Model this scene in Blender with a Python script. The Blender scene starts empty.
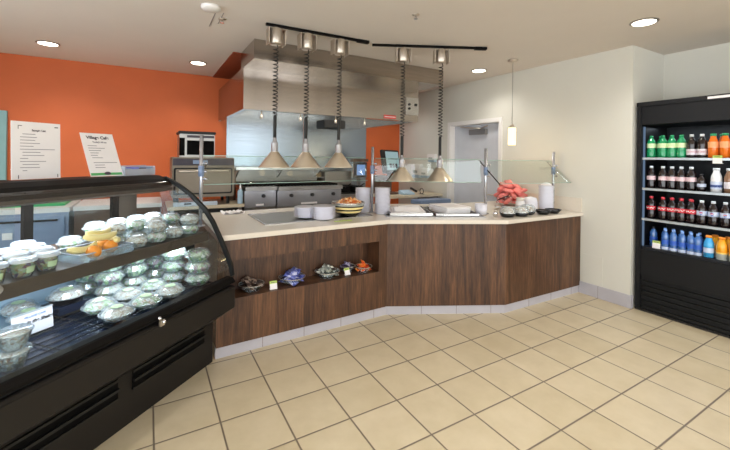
import bpy, bmesh, math, random
from mathutils import Vector, Matrix
random.seed(7)
PI = math.pi
col = bpy.context.scene.collection

# ------------------------------------------------------------------ camera
F, YAW, ROLL, CY, H = 371.0, 0.528, -0.0133, 157.2, 1.53
rt0 = Vector((math.cos(YAW), -math.sin(YAW), 0)); fw = Vector((math.sin(YAW), math.cos(YAW), 0)); zup = Vector((0, 0, 1))
sr, cr = math.sin(abs(ROLL)), math.cos(ROLL)
rt = cr*rt0 + sr*zup
up = -sr*rt0 + cr*zup
O = Vector((0, 0, H))
def ray(x, y): return fw + rt*((x-365)/F) + up*((CY-y)/F)
def at(x, y, z):
    d = ray(x, y); return O + d*((z-H)/d.z)
def atX(x, y, X):
    d = ray(x, y); return O + d*(X/d.x)
def atY(x, y, Y):
    d = ray(x, y); return O + d*(Y/d.y)

cam = bpy.data.cameras.new('camera'); co = bpy.data.objects.new('camera', cam); col.objects.link(co)
m = Matrix((rt, up, -fw)).transposed().to_4x4(); m.translation = O
co.matrix_world = m
cam.sensor_fit = 'HORIZONTAL'; cam.sensor_width = 36; cam.lens = F/730*36; cam.shift_y = (CY-225)/730
cam.clip_start = 0.05
bpy.context.scene.camera = co

# ------------------------------------------------------------------ materials
def lin(h):
    h = h.lstrip('#'); r = []
    for i in (0, 2, 4):
        c = int(h[i:i+2], 16)/255
        r.append(c/12.92 if c <= 0.04045 else ((c+0.055)/1.055)**2.4)
    return (*r, 1)
def newmat(name):
    mt = bpy.data.materials.new(name); mt.use_nodes = True
    nt = mt.node_tree; nt.nodes.clear()
    out = nt.nodes.new('ShaderNodeOutputMaterial')
    return mt, nt, out
def N(nt, t, **k):
    n = nt.nodes.new('ShaderNode'+t)
    for a, b in k.items():
        if a in n.inputs: n.inputs[a].default_value = b
        else: setattr(n, a, b)
    return n
def L(nt, a, b): nt.links.new(a, b)
def ramp(nt, stops, interp='LINEAR'):
    r = nt.nodes.new('ShaderNodeValToRGB'); r.color_ramp.interpolation = interp
    e = r.color_ramp.elements
    while len(e) < len(stops): e.new(0.5)
    for x, (p, c) in zip(e, stops): x.position = p; x.color = lin(c) if isinstance(c, str) else c
    return r
def plain(name, c, rough=0.5, metal=0.0, var=0.06, scale=8, bump=0.0, spec=0.5, coat=0):
    mt, nt, out = newmat(name)
    b = N(nt, 'BsdfPrincipled', Roughness=rough, Metallic=metal)
    b.inputs['Specular IOR Level'].default_value = spec
    b.inputs['Coat Weight'].default_value = coat
    tc = N(nt, 'TexCoord'); ns = N(nt, 'TexNoise', Scale=scale, Detail=4)
    L(nt, tc.outputs['Object'], ns.inputs['Vector'])
    cc = lin(c)
    a = tuple(max(0, x*(1-var)) for x in cc[:3])+(1,); d = tuple(min(1, x*(1+var)) for x in cc[:3])+(1,)
    r = ramp(nt, [(0.3, a), (0.7, d)])
    L(nt, ns.outputs['Fac'], r.inputs['Fac']); L(nt, r.outputs['Color'], b.inputs['Base Color'])
    if bump:
        bp = N(nt, 'Bump', Strength=bump, Distance=0.01); L(nt, ns.outputs['Fac'], bp.inputs['Height']); L(nt, bp.outputs['Normal'], b.inputs['Normal'])
    L(nt, b.outputs['BSDF'], out.inputs['Surface'])
    return mt
def emis(name, c, s):
    mt, nt, out = newmat(name); e = N(nt, 'Emission', Strength=s); e.inputs['Color'].default_value = lin(c)
    L(nt, e.outputs['Emission'], out.inputs['Surface']); return mt
def clear(name, tint='#ffffff', fac=0.06, rough=0.03, haze=0.0, hazec='#ffffff'):
    mt, nt, out = newmat(name)
    t = N(nt, 'BsdfTransparent'); t.inputs['Color'].default_value = lin(tint)
    g = N(nt, 'BsdfGlossy', Roughness=rough)
    lw = N(nt, 'LayerWeight'); mx = N(nt, 'MixShader')          # Schlick reflectance, the same from both sides
    pw = N(nt, 'Math', operation='POWER'); pw.inputs[1].default_value = 4.0
    ml = N(nt, 'Math', operation='MULTIPLY_ADD'); ml.inputs[1].default_value = 0.7*(1-fac); ml.inputs[2].default_value = fac
    L(nt, lw.outputs['Facing'], pw.inputs[0]); L(nt, pw.outputs[0], ml.inputs[0]); L(nt, ml.outputs[0], mx.inputs['Fac'])
    s0 = t
    if haze:
        df = N(nt, 'BsdfDiffuse'); df.inputs['Color'].default_value = lin(hazec)
        m2 = N(nt, 'MixShader', Fac=haze); L(nt, t.outputs[0], m2.inputs[1]); L(nt, df.outputs[0], m2.inputs[2]); s0 = m2
    L(nt, s0.outputs[0], mx.inputs[1]); L(nt, g.outputs[0], mx.inputs[2]); L(nt, mx.outputs[0], out.inputs['Surface'])
    return mt
def steel(name, c='#c9c7c4', rough=0.25, stretch=(1, 1, 60), bump=0.05):
    mt, nt, out = newmat(name)
    b = N(nt, 'BsdfPrincipled', Metallic=1.0, Roughness=rough)
    tc = N(nt, 'TexCoord'); mp = N(nt, 'Mapping'); mp.inputs['Scale'].default_value = stretch
    ns = N(nt, 'TexNoise', Scale=3, Detail=5)
    L(nt, tc.outputs['Object'], mp.inputs['Vector']); L(nt, mp.outputs[0], ns.inputs['Vector'])
    cc = lin(c); r = ramp(nt, [(0.3, tuple(x*.86 for x in cc[:3])+(1,)), (0.7, cc)])
    L(nt, ns.outputs['Fac'], r.inputs['Fac']); L(nt, r.outputs[0], b.inputs['Base Color'])
    bp = N(nt, 'Bump', Strength=bump, Distance=0.004); L(nt, ns.outputs['Fac'], bp.inputs['Height']); L(nt, bp.outputs[0], b.inputs['Normal'])
    L(nt, b.outputs[0], out.inputs['Surface']); return mt
def wood(name, c1, c2, c3, rough=0.42):
    mt, nt, out = newmat(name)
    b = N(nt, 'BsdfPrincipled', Roughness=rough)
    tc = N(nt, 'TexCoord'); mp = N(nt, 'Mapping'); mp.inputs['Scale'].default_value = (1, 1, .07)
    L(nt, tc.outputs['Object'], mp.inputs['Vector'])
    n1 = N(nt, 'TexNoise', Scale=80, Detail=6, Roughness=0.65); n2 = N(nt, 'TexNoise', Scale=9, Detail=3, Distortion=1.2)
    L(nt, mp.outputs[0], n1.inputs['Vector']); L(nt, mp.outputs[0], n2.inputs['Vector'])
    md = N(nt, 'Math', operation='MULTIPLY_ADD'); md.inputs[1].default_value = 0.55
    m2 = N(nt, 'Math', operation='MULTIPLY'); m2.inputs[1].default_value = 0.5
    L(nt, n2.outputs['Fac'], m2.inputs[0]); L(nt, n1.outputs['Fac'], md.inputs[0]); L(nt, m2.outputs[0], md.inputs[2])
    r = ramp(nt, [(0.36, c1), (0.52, c2), (0.68, c3)])
    L(nt, md.outputs[0], r.inputs['Fac']); L(nt, r.outputs[0], b.inputs['Base Color'])
    L(nt, b.outputs[0], out.inputs['Surface']); return mt
def food(name, stops, scale=60, rough=0.5):
    mt, nt, out = newmat(name)
    b = N(nt, 'BsdfPrincipled', Roughness=rough)
    tc = N(nt, 'TexCoord'); v = N(nt, 'TexVoronoi', Scale=scale)
    oi = N(nt, 'ObjectInfo'); ad = N(nt, 'VectorMath', operation='ADD')
    L(nt, tc.outputs['Object'], ad.inputs[0]); L(nt, oi.outputs['Location'], ad.inputs[1])
    L(nt, ad.outputs[0], v.inputs['Vector'])
    sx = N(nt, 'SeparateColor'); L(nt, v.outputs['Color'], sx.inputs[0])
    n = len(stops); r = ramp(nt, [(i/n, c) for i, c in enumerate(stops)], 'CONSTANT')
    L(nt, sx.outputs[0], r.inputs['Fac']); L(nt, r.outputs[0], b.inputs['Base Color'])
    bp = N(nt, 'Bump', Strength=0.6, Distance=0.01); L(nt, v.outputs['Distance'], bp.inputs['Height']); L(nt, bp.outputs[0], b.inputs['Normal'])
    L(nt, b.outputs[0], out.inputs['Surface']); return mt
def tiles(name, T, ox, oy, c1, c2, grout, gw=0.0075):
    mt, nt, out = newmat(name)
    b = N(nt, 'BsdfPrincipled', Roughness=0.38)
    ge = N(nt, 'NewGeometry'); mp = N(nt, 'Mapping')
    mp.inputs['Location'].default_value = (-ox/T, -oy/T, 0); mp.inputs['Scale'].default_value = (1/T, 1/T, 1)
    L(nt, ge.outputs['Position'], mp.inputs['Vector'])
    fr = N(nt, 'VectorMath', operation='FRACTION'); fl = N(nt, 'VectorMath', operation='FLOOR')
    L(nt, mp.outputs[0], fr.inputs[0]); L(nt, mp.outputs[0], fl.inputs[0])
    sp = N(nt, 'SeparateXYZ'); L(nt, fr.outputs[0], sp.inputs[0])
    ds = []
    for i in range(2):
        s = N(nt, 'Math', operation='SUBTRACT'); s.inputs[1].default_value = 0.5; L(nt, sp.outputs[i], s.inputs[0])
        a = N(nt, 'Math', operation='ABSOLUTE'); L(nt, s.outputs[0], a.inputs[0]); ds.append(a)
    mx = N(nt, 'Math', operation='MAXIMUM'); L(nt, ds[0].outputs[0], mx.inputs[0]); L(nt, ds[1].outputs[0], mx.inputs[1])
    mr = N(nt, 'MapRange'); mr.inputs['From Min'].default_value = 0.5-gw/T*0.9; mr.inputs['From Max'].default_value = 0.5-gw/T*0.35
    L(nt, mx.outputs[0], mr.inputs['Value'])
    wn = N(nt, 'TexWhiteNoise'); L(nt, fl.outputs[0], wn.inputs['Vector'])
    n1 = N(nt, 'TexNoise', Scale=5, Detail=6, Roughness=0.6); vv = N(nt, 'VectorMath', operation='ADD')
    L(nt, ge.outputs['Position'], vv.inputs[0]); L(nt, wn.outputs['Color'], vv.inputs[1]); L(nt, vv.outputs[0], n1.inputs['Vector'])
    ma = N(nt, 'Math', operation='MULTIPLY_ADD'); ma.inputs[1].default_value = 0.2
    L(nt, wn.outputs['Value'], ma.inputs[0]); 
    mb = N(nt, 'Math', operation='MULTIPLY'); mb.inputs[1].default_value = 0.75
    L(nt, n1.outputs['Fac'], mb.inputs[0]); L(nt, mb.outputs[0], ma.inputs[2])
    r = ramp(nt, [(0.3, c1), (0.75, c2)]); L(nt, ma.outputs[0], r.inputs['Fac'])
    mc = N(nt, 'Mix', data_type='RGBA'); L(nt, mr.outputs[0], mc.inputs['Factor']); L(nt, r.outputs[0], mc.inputs[6]); mc.inputs[7].default_value = lin(grout)
    L(nt, mc.outputs[2], b.inputs['Base Color'])
    bp = N(nt, 'Bump', Strength=0.5, Distance=0.004, invert=True); L(nt, mr.outputs[0], bp.inputs['Height']); L(nt, bp.outputs[0], b.inputs['Normal'])
    L(nt, b.outputs[0], out.inputs['Surface']); return mt

M = dict(
    orange=plain('orange_paint', '#cb622e', 0.6, var=0.04, scale=3),
    shaded_orange=plain('orange_paint_shaded', '#8a3c1e', .6, var=.05),  # orange soffit above the hood, its shade put into a darker colour
    cream=plain('cream_paint', '#d9d8cf', 0.6, var=0.02, scale=2),
    ceil=plain('ceiling_paint', '#dcd4cc', 0.8, var=0.02, scale=2),
    white=plain('white_paint', '#eceae8', 0.4, var=0.02),
    door=plain('door_paint', '#cfd3dc', 0.45, var=0.03),
    teal=plain('teal_paint', '#84adb0', 0.45, var=0.04),
    floor=tiles('floor_tile', 0.3323, 0.3323*0.124, 0.3323*0.747, '#c6b899', '#d8cbb0', '#766a5c'),
    base=plain('base_tile', '#b7b5bd', 0.35, var=0.05, scale=6),
    joint=plain('tile_joint', '#8d8684', 0.7),
    wood=wood('walnut_laminate', '#2f1e14', '#523624', '#735036'),
    nichewood=wood('walnut_laminate_niche', '#2f1e14', '#523624', '#735036'),
    solid=plain('cream_solid_surface', '#ddd5c8', 0.25, var=0.02, scale=40),
    steel=steel('brushed_steel'),
    steelv=steel('vertical_brushed_steel', '#cbc5be', 0.2, (25, 25, .6)),
    hoodst=steel('hood_steel', '#b3aaa1', 0.2, (1, 1, 20), .02),
    ovenst=plain('oven_steel', '#7f7466', .42, .6, var=.06, scale=6),
    post=plain('post_metal', '#c3c5cc', .25, .7, var=.03),
    steelh=steel('wall_steel', '#a4b0ba', 0.25, (.6, .6, 25)),
    dsteel=steel('dull_steel', '#a5a29e', 0.35),
    chrome=plain('chrome', '#e8e8ea', 0.08, 1.0, var=0.02),
    sat=plain('satin_metal', '#cbc1b4', 0.36, .85, var=0.03),
    brass=plain('champagne_metal', '#e9decb', 0.3, .9, var=0.05, scale=12),
    black=plain('black_powder_coat', '#0f0d0c', 0.55, var=0.08, scale=30, spec=.1),
    void=plain('black_void', '#030303', .7, spec=.1),
    acrylic=clear('acrylic', '#ffffff', .02),
    blackg=plain('gloss_black', '#0d0d0e', 0.15, var=0.05),
    brownblk=plain('brown_black_panel', '#1b1816', 0.45, var=0.06, scale=20, spec=.3),
    shelfc=plain('shelf_taupe', '#463c34', 0.35, var=0.05),
    rubber=plain('black_rubber', '#0c0c0c', 0.55, var=0.05),
    cooler=plain('cooler_charcoal', '#141518', 0.45, var=0.08, scale=25, spec=.3),
    coolin=plain('cooler_inside', '#15181f', 0.5, var=0.1),
    deckblue=plain('deck_navy', '#1a2438', 0.25, var=0.1),
    liner=plain('case_liner', '#a9c4d8', 0.4, var=0.05),
    glass=clear('pane_glass', '#f9fdfb', 0.04),
    casegl=clear('case_glass', '#f2f8fa', 0.035),
    glassedge=plain('glass_edge', '#b4d2c8', 0.2, var=0.1),
    plastic=clear('clear_plastic', '#f0f8fd', 0.12, 0.12, 0.12, '#e2f0fa'),
    dome=clear('clear_dome', '#f2f8fc', 0.13, 0.14, 0.27, '#eef6fc'),
    lidp=clear('cloudy_lid', '#eef4fb', 0.10, 0.2, 0.5, '#dfe6f2'),
    china=plain('white_china', '#e4e4ee', 0.2, var=0.02),
    paper=plain('white_paper', '#f2eff0', 0.7, var=0.02),
    ink=plain('grey_ink', '#8b8791', 0.7), inkd=plain('dark_ink', '#4b4650', 0.7), inkb=plain('blue_ink', '#6f86b8', 0.7),
    green=plain('leaf_green', '#58b56a', 0.5), tagg=plain('tag_green', '#b7d264', 0.5), pale=plain('pale_green_label', '#c4dcb0', .6),
    board=plain('green_cutting_board', '#35b870', 0.4),
    bluegrey=plain('blue_grey_panel', '#7f93b4', 0.35, var=0.05),
    brown=plain('brown_cabinet', '#5a4437', 0.5, var=0.15),
    beige=plain('beige_shelf', '#cfc2a8', 0.4),
    red=plain('red_plastic', '#d6453f', 0.4), coral=plain('coral_paper', '#ec8682', 0.55, var=0.15, scale=25),
    lampon=emis('lamp_glow', '#fff4e2', 9.0), pend=emis('pendant_glow', '#ffe9b0', 2.6), ledw=emis('cool_led', '#dcecff', 4.0), ledd=emis('dim_cool_led', '#a8c8f0', .35),
    screen=emis('screen_glow', '#8fb0e8', 0.9), screen2=emis('terminal_glow', '#b9d6d8', 0.7), bulb=emis('bulb_glow', '#ffd9a0', 3.0),
    banana=plain('banana_skin', '#efdc98', 0.5, var=0.08), stem=plain('banana_stem', '#7d6a35', 0.7), orangef=plain('orange_peel', '#f0932e', 0.45, var=0.06, scale=80, bump=0.2),
    salad=food('mixed_salad', ['#dfe6c8', '#8fb46a', '#f0ead8', '#c8a27c', '#e6e2da', '#b4cf8c']),
    grain=food('grain_salad', ['#e8dcc4', '#d3bb95', '#f2ebdd', '#b98e6a', '#dcd2c0', '#efe6d8'], 90),
    lettuce=food('lettuce', ['#6f9a4b', '#cfe0a8', '#8a4f5a', '#4c7a3a', '#e8ecd0', '#a8c878'], 45),
    fruit=food('cut_fruit', ['#f2d36b', '#e9a94a', '#a8324a', '#f4e2a4', '#c9d98a', '#7a2c4a'], 70),
    crout=food('bread_chips', ['#f0b070', '#e2803e', '#f4cf98', '#e8964e', '#f6dcb4', '#d8743a'], 45),
    blacktray=plain('black_tray', '#15171c', 0.3),
    silver=plain('foil_lid', '#c9d2d8', 0.3, 0.5),
)
def liquid(name, c, rough=0.12): return plain(name, c, rough, var=0.1, scale=30, coat=0.4)
for k, c in dict(print_blue=['#5563bd', '#8c95dd', '#424d9c', '#c9cdf0', '#6c78c8'], print_grey=['#8d948c', '#c2c8be', '#5b615c', '#a8ada6', '#dfe2da'], print_dark=['#3a2a26', '#5d463c', '#241a18', '#a08d80', '#402e28'],
                 print_orange=['#f0702a', '#e5501f', '#f6a23c', '#d8402a', '#f0702a'], print_violet=['#5d5276', '#8a80a4', '#463c5c', '#c4bdd4', '#6f6484']).items(): M[k] = food(k, c, 38, .35)
for k, c in dict(l_green='#1f9a63', l_cola='#1c1112', l_orange='#ef7a22', l_water='#5f9ae6', l_sport='#3fa6e0', l_yell='#f3a81f', l_milk='#eef0f2', l_choc='#8b6a52',
                 c_green='#2aa06a', c_white='#e9edf2', c_red='#d23a46', c_blue='#8fb4ee', c_orange='#f0902a', c_black='#2a2a30',
                 b_lime='#d9f0c0', b_white='#e8e4ee', b_pink='#e6ccd4', b_red='#d42a3c', b_blue='#c9d6ee', b_navy='#2f5fc0', b_orange='#f5b07a', b_yell='#f8d070',
                 b_mark='#c8404a',
                 p_blue='#6c78c8', p_grey='#9aa09a', p_dark='#3f302c', p_or='#f0702a', p_pur='#6f6484', p_cream='#d8cdb8', p_red='#e5503a').items():
    M[k] = clear(k, '#a8ccf4', .12, .1, .45, c) if k == 'l_water' else liquid(k, c) if k[0] == 'l' else plain(k, c, 0.4, var=0.08, scale=40)

# ------------------------------------------------------------------ mesh builder
class MB:
    def __init__(s): s.v = []; s.f = []; s.s = []
    def add(s, vs, fs, smooth=False, mat=None):
        n = len(s.v)
        s.v += [tuple(mat @ Vector(p)) if mat else tuple(p) for p in vs]
        for f in fs: s.f.append([i+n for i in f]); s.s.append(smooth)
        return s
    def box(s, x0, y0, z0, x1, y1, z1, mat=None):
        vs = [(x, y, z) for z in (z0, z1) for x, y in ((x0, y0), (x1, y0), (x1, y1), (x0, y1))]
        return s.add(vs, [(3, 2, 1, 0), (4, 5, 6, 7), (0, 1, 5, 4), (1, 2, 6, 5), (2, 3, 7, 6), (3, 0, 4, 7)], False, mat)
    def prism(s, pts, z0, z1, mat=None):
        n = len(pts)
        vs = [(x, y, z0) for x, y in pts]+[(x, y, z1) for x, y in pts]
        return s.add(vs, [tuple(range(n))[::-1], tuple(range(n, 2*n))]+[(i, (i+1) % n, n+(i+1) % n, n+i) for i in range(n)], False, mat)
    def exx(s, prof, x0, x1, smooth=False, mat=None):       # profile of (y, z) run along x
        n = len(prof)
        vs = [(x0, y, z) for y, z in prof]+[(x1, y, z) for y, z in prof]
        s.add(vs, [(i, (i+1) % n, n+(i+1) % n, n+i) for i in range(n)], smooth, mat)
        return s.add(vs, [tuple(range(n))[::-1], tuple(range(n, 2*n))], False, mat)
    def lathe(s, prof, seg=20, c=(0, 0, 0), caps=(True, True), smooth=True, mat=None, squash=(1, 1)):
        vs = []; n = len(prof)
        for r, z in prof:
            for k in range(seg):
                a = 2*PI*k/seg; vs.append((c[0]+r*math.cos(a)*squash[0], c[1]+r*math.sin(a)*squash[1], c[2]+z))
        fs = [(i*seg+k, i*seg+(k+1) % seg, (i+1)*seg+(k+1) % seg, (i+1)*seg+k) for i in range(n-1) for k in range(seg)]
        s.add(vs, fs, smooth, mat)
        cp = []
        if caps[0]: cp.append(tuple(range(seg))[::-1])
        if caps[1]: cp.append(tuple((n-1)*seg+k for k in range(seg)))
        if cp: s.add(vs, cp, False, mat)
        return s
    def cyl(s, c, r, h, seg=16, mat=None): return s.lathe([(r, 0), (r, h)], seg, c, mat=mat)
    def tube(s, path, r, seg=8, mat=None, rs=None):
        path = [Vector(p) for p in path]; n = len(path); vs = []
        ref = Vector((0, 0, 1))
        for i, p in enumerate(path):
            t = (path[min(i+1, n-1)]-path[max(i-1, 0)]).normalized()
            if i == 0:
                ref = Vector((0, 0, 1)) if abs(t.z) < .9 else Vector((1, 0, 0))
            u = (ref-t*ref.dot(t)).normalized(); w = t.cross(u); ref = u
            rr = rs[i] if rs else r
            for k in range(seg):
                a = 2*PI*k/seg; vs.append(p+u*math.cos(a)*rr+w*math.sin(a)*rr)
        fs = [(i*seg+k, i*seg+(k+1) % seg, (i+1)*seg+(k+1) % seg, (i+1)*seg+k) for i in range(n-1) for k in range(seg)]
        s.add(vs, fs, True, mat)
        return s.add(vs, [tuple(range(seg))[::-1], tuple((n-1)*seg+k for k in range(seg))], False, mat)
    def ball(s, c, r, sx=1, sy=1, sz=1, seg=14, rings=9, mat=None):
        prof = [(max(1e-4, r*math.sin(PI*i/rings)), -r*math.cos(PI*i/rings)*sz) for i in range(rings+1)]
        return s.lathe(prof, seg, c, mat=mat, squash=(sx, sy))
    def build(s, name, mt, parent=None, bevel=0, loc=None, rz=0):
        me = bpy.data.meshes.new(name); bm = bmesh.new()
        vs = [bm.verts.new(p) for p in s.v]
        for f, sm in zip(s.f, s.s):
            try: q = bm.faces.new([vs[i] for i in f]); q.smooth = sm
            except ValueError: pass
        bmesh.ops.remove_doubles(bm, verts=bm.verts, dist=1e-5)
        bmesh.ops.recalc_face_normals(bm, faces=bm.faces)
        if bevel:
            bmesh.ops.bevel(bm, geom=[e for e in bm.edges if len(e.link_faces) == 2 and e.calc_face_angle(0) > .6], offset=bevel, segments=2, affect='EDGES', clamp_overlap=True)
        bm.to_mesh(me); bm.free(); me.materials.append(M[mt])
        o = bpy.data.objects.new(name, me); col.objects.link(o)
        if parent: o.parent = parent
        if loc: o.location = loc
        o.rotation_euler.z = rz
        return o
def tag(o, label, cat, group=None, kind=None):
    o['label'] = label; o['category'] = cat
    if group: o['group'] = group
    if kind: o['kind'] = kind
    return o
def thing(name, label, cat, loc=(0, 0, 0), rz=0, group=None):
    o = bpy.data.objects.new(name, None); o.empty_display_size = 0.05; col.objects.link(o)
    o.location = loc; o.rotation_euler.z = rz
    return tag(o, label, cat, group)
def struct(o): o['kind'] = 'structure'; return o
KIDS = {}
def dup(root, loc, rz=0, label=None, group=None, scale=None):
    def cp(o, par):
        c = o.copy(); col.objects.link(c)
        if par: c.parent = par
        for ch in o.children: cp(ch, c)
        return c
    r = cp(root, None); r.location = loc; r.rotation_euler.z = rz
    if label: r['label'] = label
    if group: r['group'] = group
    if scale: r.scale = scale
    return r
class Proto:                                   # first call places the built thing, later calls copy it with its parts
    def __init__(s, root): s.r = root; s.used = False
    def put(s, loc, rz, label, group=None, scale=None):
        if not s.used:
            s.used = True; o = s.r; o.location = loc; o.rotation_euler.z = rz; o['label'] = label
            if group: o['group'] = group
            if scale: o.scale = scale
            s.src = o
            return o
        return dup(s.src, loc, rz, label, group, scale or (1, 1, 1))
def text(body, size, mt, parent, loc, rot, name='lettering', ext=0.0004, align='CENTER', shear=0):
    cu = bpy.data.curves.new(name, 'FONT'); cu.body = body; cu.size = size; cu.extrude = ext; cu.align_x = align; cu.align_y = 'CENTER'; cu.shear = shear; cu.offset = size*.035
    cu.materials.append(M[mt]); o = bpy.data.objects.new(name, cu); col.objects.link(o); o.parent = parent
    o.location = loc; o.rotation_euler = rot
    bpy.context.view_layer.update()
    me = bpy.data.meshes.new_from_object(o.evaluated_get(bpy.context.evaluated_depsgraph_get()))
    q = bpy.data.objects.new(name, me); col.objects.link(q); q.parent = parent; q.location = loc; q.rotation_euler = rot
    bpy.data.objects.remove(o); q.name = name; return q
ORD = ['first', 'second', 'third', 'fourth', 'fifth', 'sixth', 'seventh', 'eighth', 'ninth', 'tenth']

# ------------------------------------------------------------------ room
CZ, WX, BY = 2.73, 4.33, 6.07
struct(MB().box(-2.9, -4.1, -.05, 5.1, 6.2, 0).build('floor', 'floor'))
struct(MB().box(-2.9, -4.1, CZ, 5.1, 6.2, CZ+.05).build('ceiling', 'ceil'))
struct(MB().box(-2.9, BY, 0, WX, BY+.1, CZ).build('wall_back', 'orange'))
DY0, DY1, DZ = 3.62, 4.61, 2.07
w = MB()
w.box(WX, 1.93, 0, 5.1, DY0, CZ).box(WX, DY1, 0, 5.1, 6.2, CZ).box(WX, DY0, DZ, 5.1, DY1, CZ).box(WX+.13, DY0, 0, 5.1, DY1, DZ)
struct(w.build('wall_right', 'cream'))
struct(MB().box(5.02, -4.1, 0, 5.1, 1.93, CZ).build('wall_alcove', 'cream'))
wl = MB().box(-2.9, -4.1, 0, -2.8, 3.6, .35).box(-2.9, -4.1, 2.45, -2.8, 3.6, CZ).box(-2.9, 3.6, 0, -2.8, 6.2, CZ)  # unseen wall; window openings added to let in soft daylight fill
for y in (-4.1, -1.6, 1.0): wl.box(-2.9, y, .35, -2.8, y+.3, 2.45)
struct(wl.build('wall_left', 'cream'))
wf = MB().box(-2.8, -4.1, 0, 5.02, -4, .35).box(-2.8, -4.1, 2.45, 5.02, -4, CZ)
for x in (-2.8, -.35, 2.1, 4.62): wf.box(x, -4.1, .35, x+.4, -4, 2.45)
struct(wf.build('wall_front', 'cream'))
# door in the right wall
fr = MB()
for y0, y1 in ((DY0-.055, DY0), (DY1, DY1+.055)): fr.box(WX-.018, y0, 0, WX, y1, DZ+.055)
fr.box(WX-.018, DY0, DZ, WX, DY1, DZ+.055)
fr.box(WX, DY1-.01, 0, WX+.13, DY1, DZ).box(WX, DY0, 0, WX+.13, DY0+.01, DZ).box(WX, DY0, DZ-.01, WX+.13, DY1, DZ)
struct(fr.build('trim_1', 'white'))
d = struct(MB().box(WX+.085, DY0+.012, .01, WX+.128, DY1-.012, DZ-.012).build('door_1', 'door', bevel=.003))
cl = MB().box(WX+.03, 3.9, 1.9, WX+.084, 4.24, 1.985).build('door_closer', 'dsteel', d, bevel=.006)
MB().tube([(WX+.04, 4.0, 1.99), (WX+.02, 4.18, 2.01), (WX+.03, 4.42, 2.035)], .009).tube([(WX+.05, 3.88, 2.03), (WX+.05, 4.0, 1.99)], .009).build('closer_arm', 'sat', cl)
MB().cyl((0, 0, 0), .03, .01, 16, Matrix.Translation((WX+.085, 3.72, 1.0)) @ Matrix.Rotation(-PI/2, 4, 'Y')).tube([(WX+.06, 3.72, 1.0), (WX+.03, 3.72, 1.0), (WX+.03, 3.85, 1.0)], .009).build('door_handle', 'sat', d)
# wall skirting tile, with joints
sk = struct(MB().box(WX-.014, 1.916, 0, WX, 2.455, .135).box(WX-.014, 1.916, 0, 4.37, 1.93, .135).build('baseboard_right', 'base', bevel=.003))
MB().box(WX-.0146, 2.24, 0, WX-.013, 2.244, .136).build('joint', 'joint', sk)
tag(MB().box(WX-.006, 2.2, .13, WX, 2.42, .46).build('wall_access_panel', 'cream', bevel=.002), 'cream access panel set flush in the wall beside the counter end', 'panel')
# teal door casing on the far left of the orange wall
p0 = atY(8, 111, BY)
dj = struct(MB().box(p0.x-.95, BY-.03, 0, p0.x, BY, p0.z).build('door_2', 'teal', bevel=.004))
MB().box(p0.x-.1, BY-.05, 0, p0.x, BY-.03, p0.z).build('door_casing', 'teal', dj, bevel=.004)
# ceiling fittings
def downlight(x, y, label, energy, grp='recessed ceiling lights'):
    t = thing('ceiling_light', label, 'light', (x, y, CZ), 0, grp)
    MB().lathe([(.105, 0), (.105, -.006), (.085, -.009), (.078, -.004), (.078, 0)], 28).build('trim_ring', 'dsteel', t)
    MB().lathe([(.086, -.0095), (.086, -.0025)], 28).build('lens', 'lampon', t)
    ld = bpy.data.lights.new('downlight', 'SPOT'); ld.energy = energy; ld.spot_size = math.radians(140); ld.spot_blend = 1.0; ld.shadow_soft_size = .07; ld.color = (1, .95, .88)
    lo = bpy.data.objects.new('downlight_beam', ld); col.objects.link(lo); lo.parent = t; lo.location = (0, 0, -.03)
ENERGY = 70
for x, y, l in ((-.965, 5.26, 'round recessed ceiling light before the orange wall, the one further left'),
                (.542, 5.27, 'round recessed ceiling light before the orange wall, beside the steel hood'),
                (3.86, 3.58, 'round recessed ceiling light between the black lamp track and glowing pendant'),
                (3.68, 1.56, 'round recessed ceiling light in front of the drink cooler alcove')): downlight(x, y, l, ENERGY if x < 3.8 else 42)
for x, y in ((1.7, 1.2), (-.9, 1.3), (.9, -1.0), (3.4, -1.0), (-1.4, -1.2), (3.75, 5.35)):  # unseen lights added to brighten the room; last one inferred from a wall scallop
    downlight(x, y, 'unseen round recessed ceiling light outside the picture', ENERGY if y < 5 else 22, 'unseen recessed ceiling lights outside the picture')
sd = thing('smoke_detector', 'round white smoke detector on the ceiling above the display case', 'smoke detector', (.42, 3.22, CZ))
MB().lathe([(.075, 0), (.075, -.018), (.06, -.032), (.001, -.034)], 24).build('detector_body', 'white', sd)
def sprinkler(x, y, label):
    s = thing('ceiling_sprinkler', label, 'sprinkler', (x, y, CZ))
    MB().lathe([(.032, 0), (.028, -.006), (.012, -.01)], 16).build('escutcheon', 'sat', s)
    MB().lathe([(.008, -.008), (.008, -.03), (.018, -.033), (.018, -.036)], 12).build('sprinkler_head', 'chrome', s)
sprinkler(.545, 3.46, 'small chrome sprinkler head on the ceiling left of the lamp tracks')
sprinkler(1.92, 2.48, 'small chrome sprinkler head on the ceiling nearer the camera than the tracks')
tag(MB().box(.47, 3.31, CZ-.003, .476, 3.72, CZ).box(.53, 3.31, CZ-.003, .536, 3.6, CZ).build('ceiling_access_hatch', 'joint'), 'thin-lined hatch edge in the ceiling beside the smoke detector', 'hatch')
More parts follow.
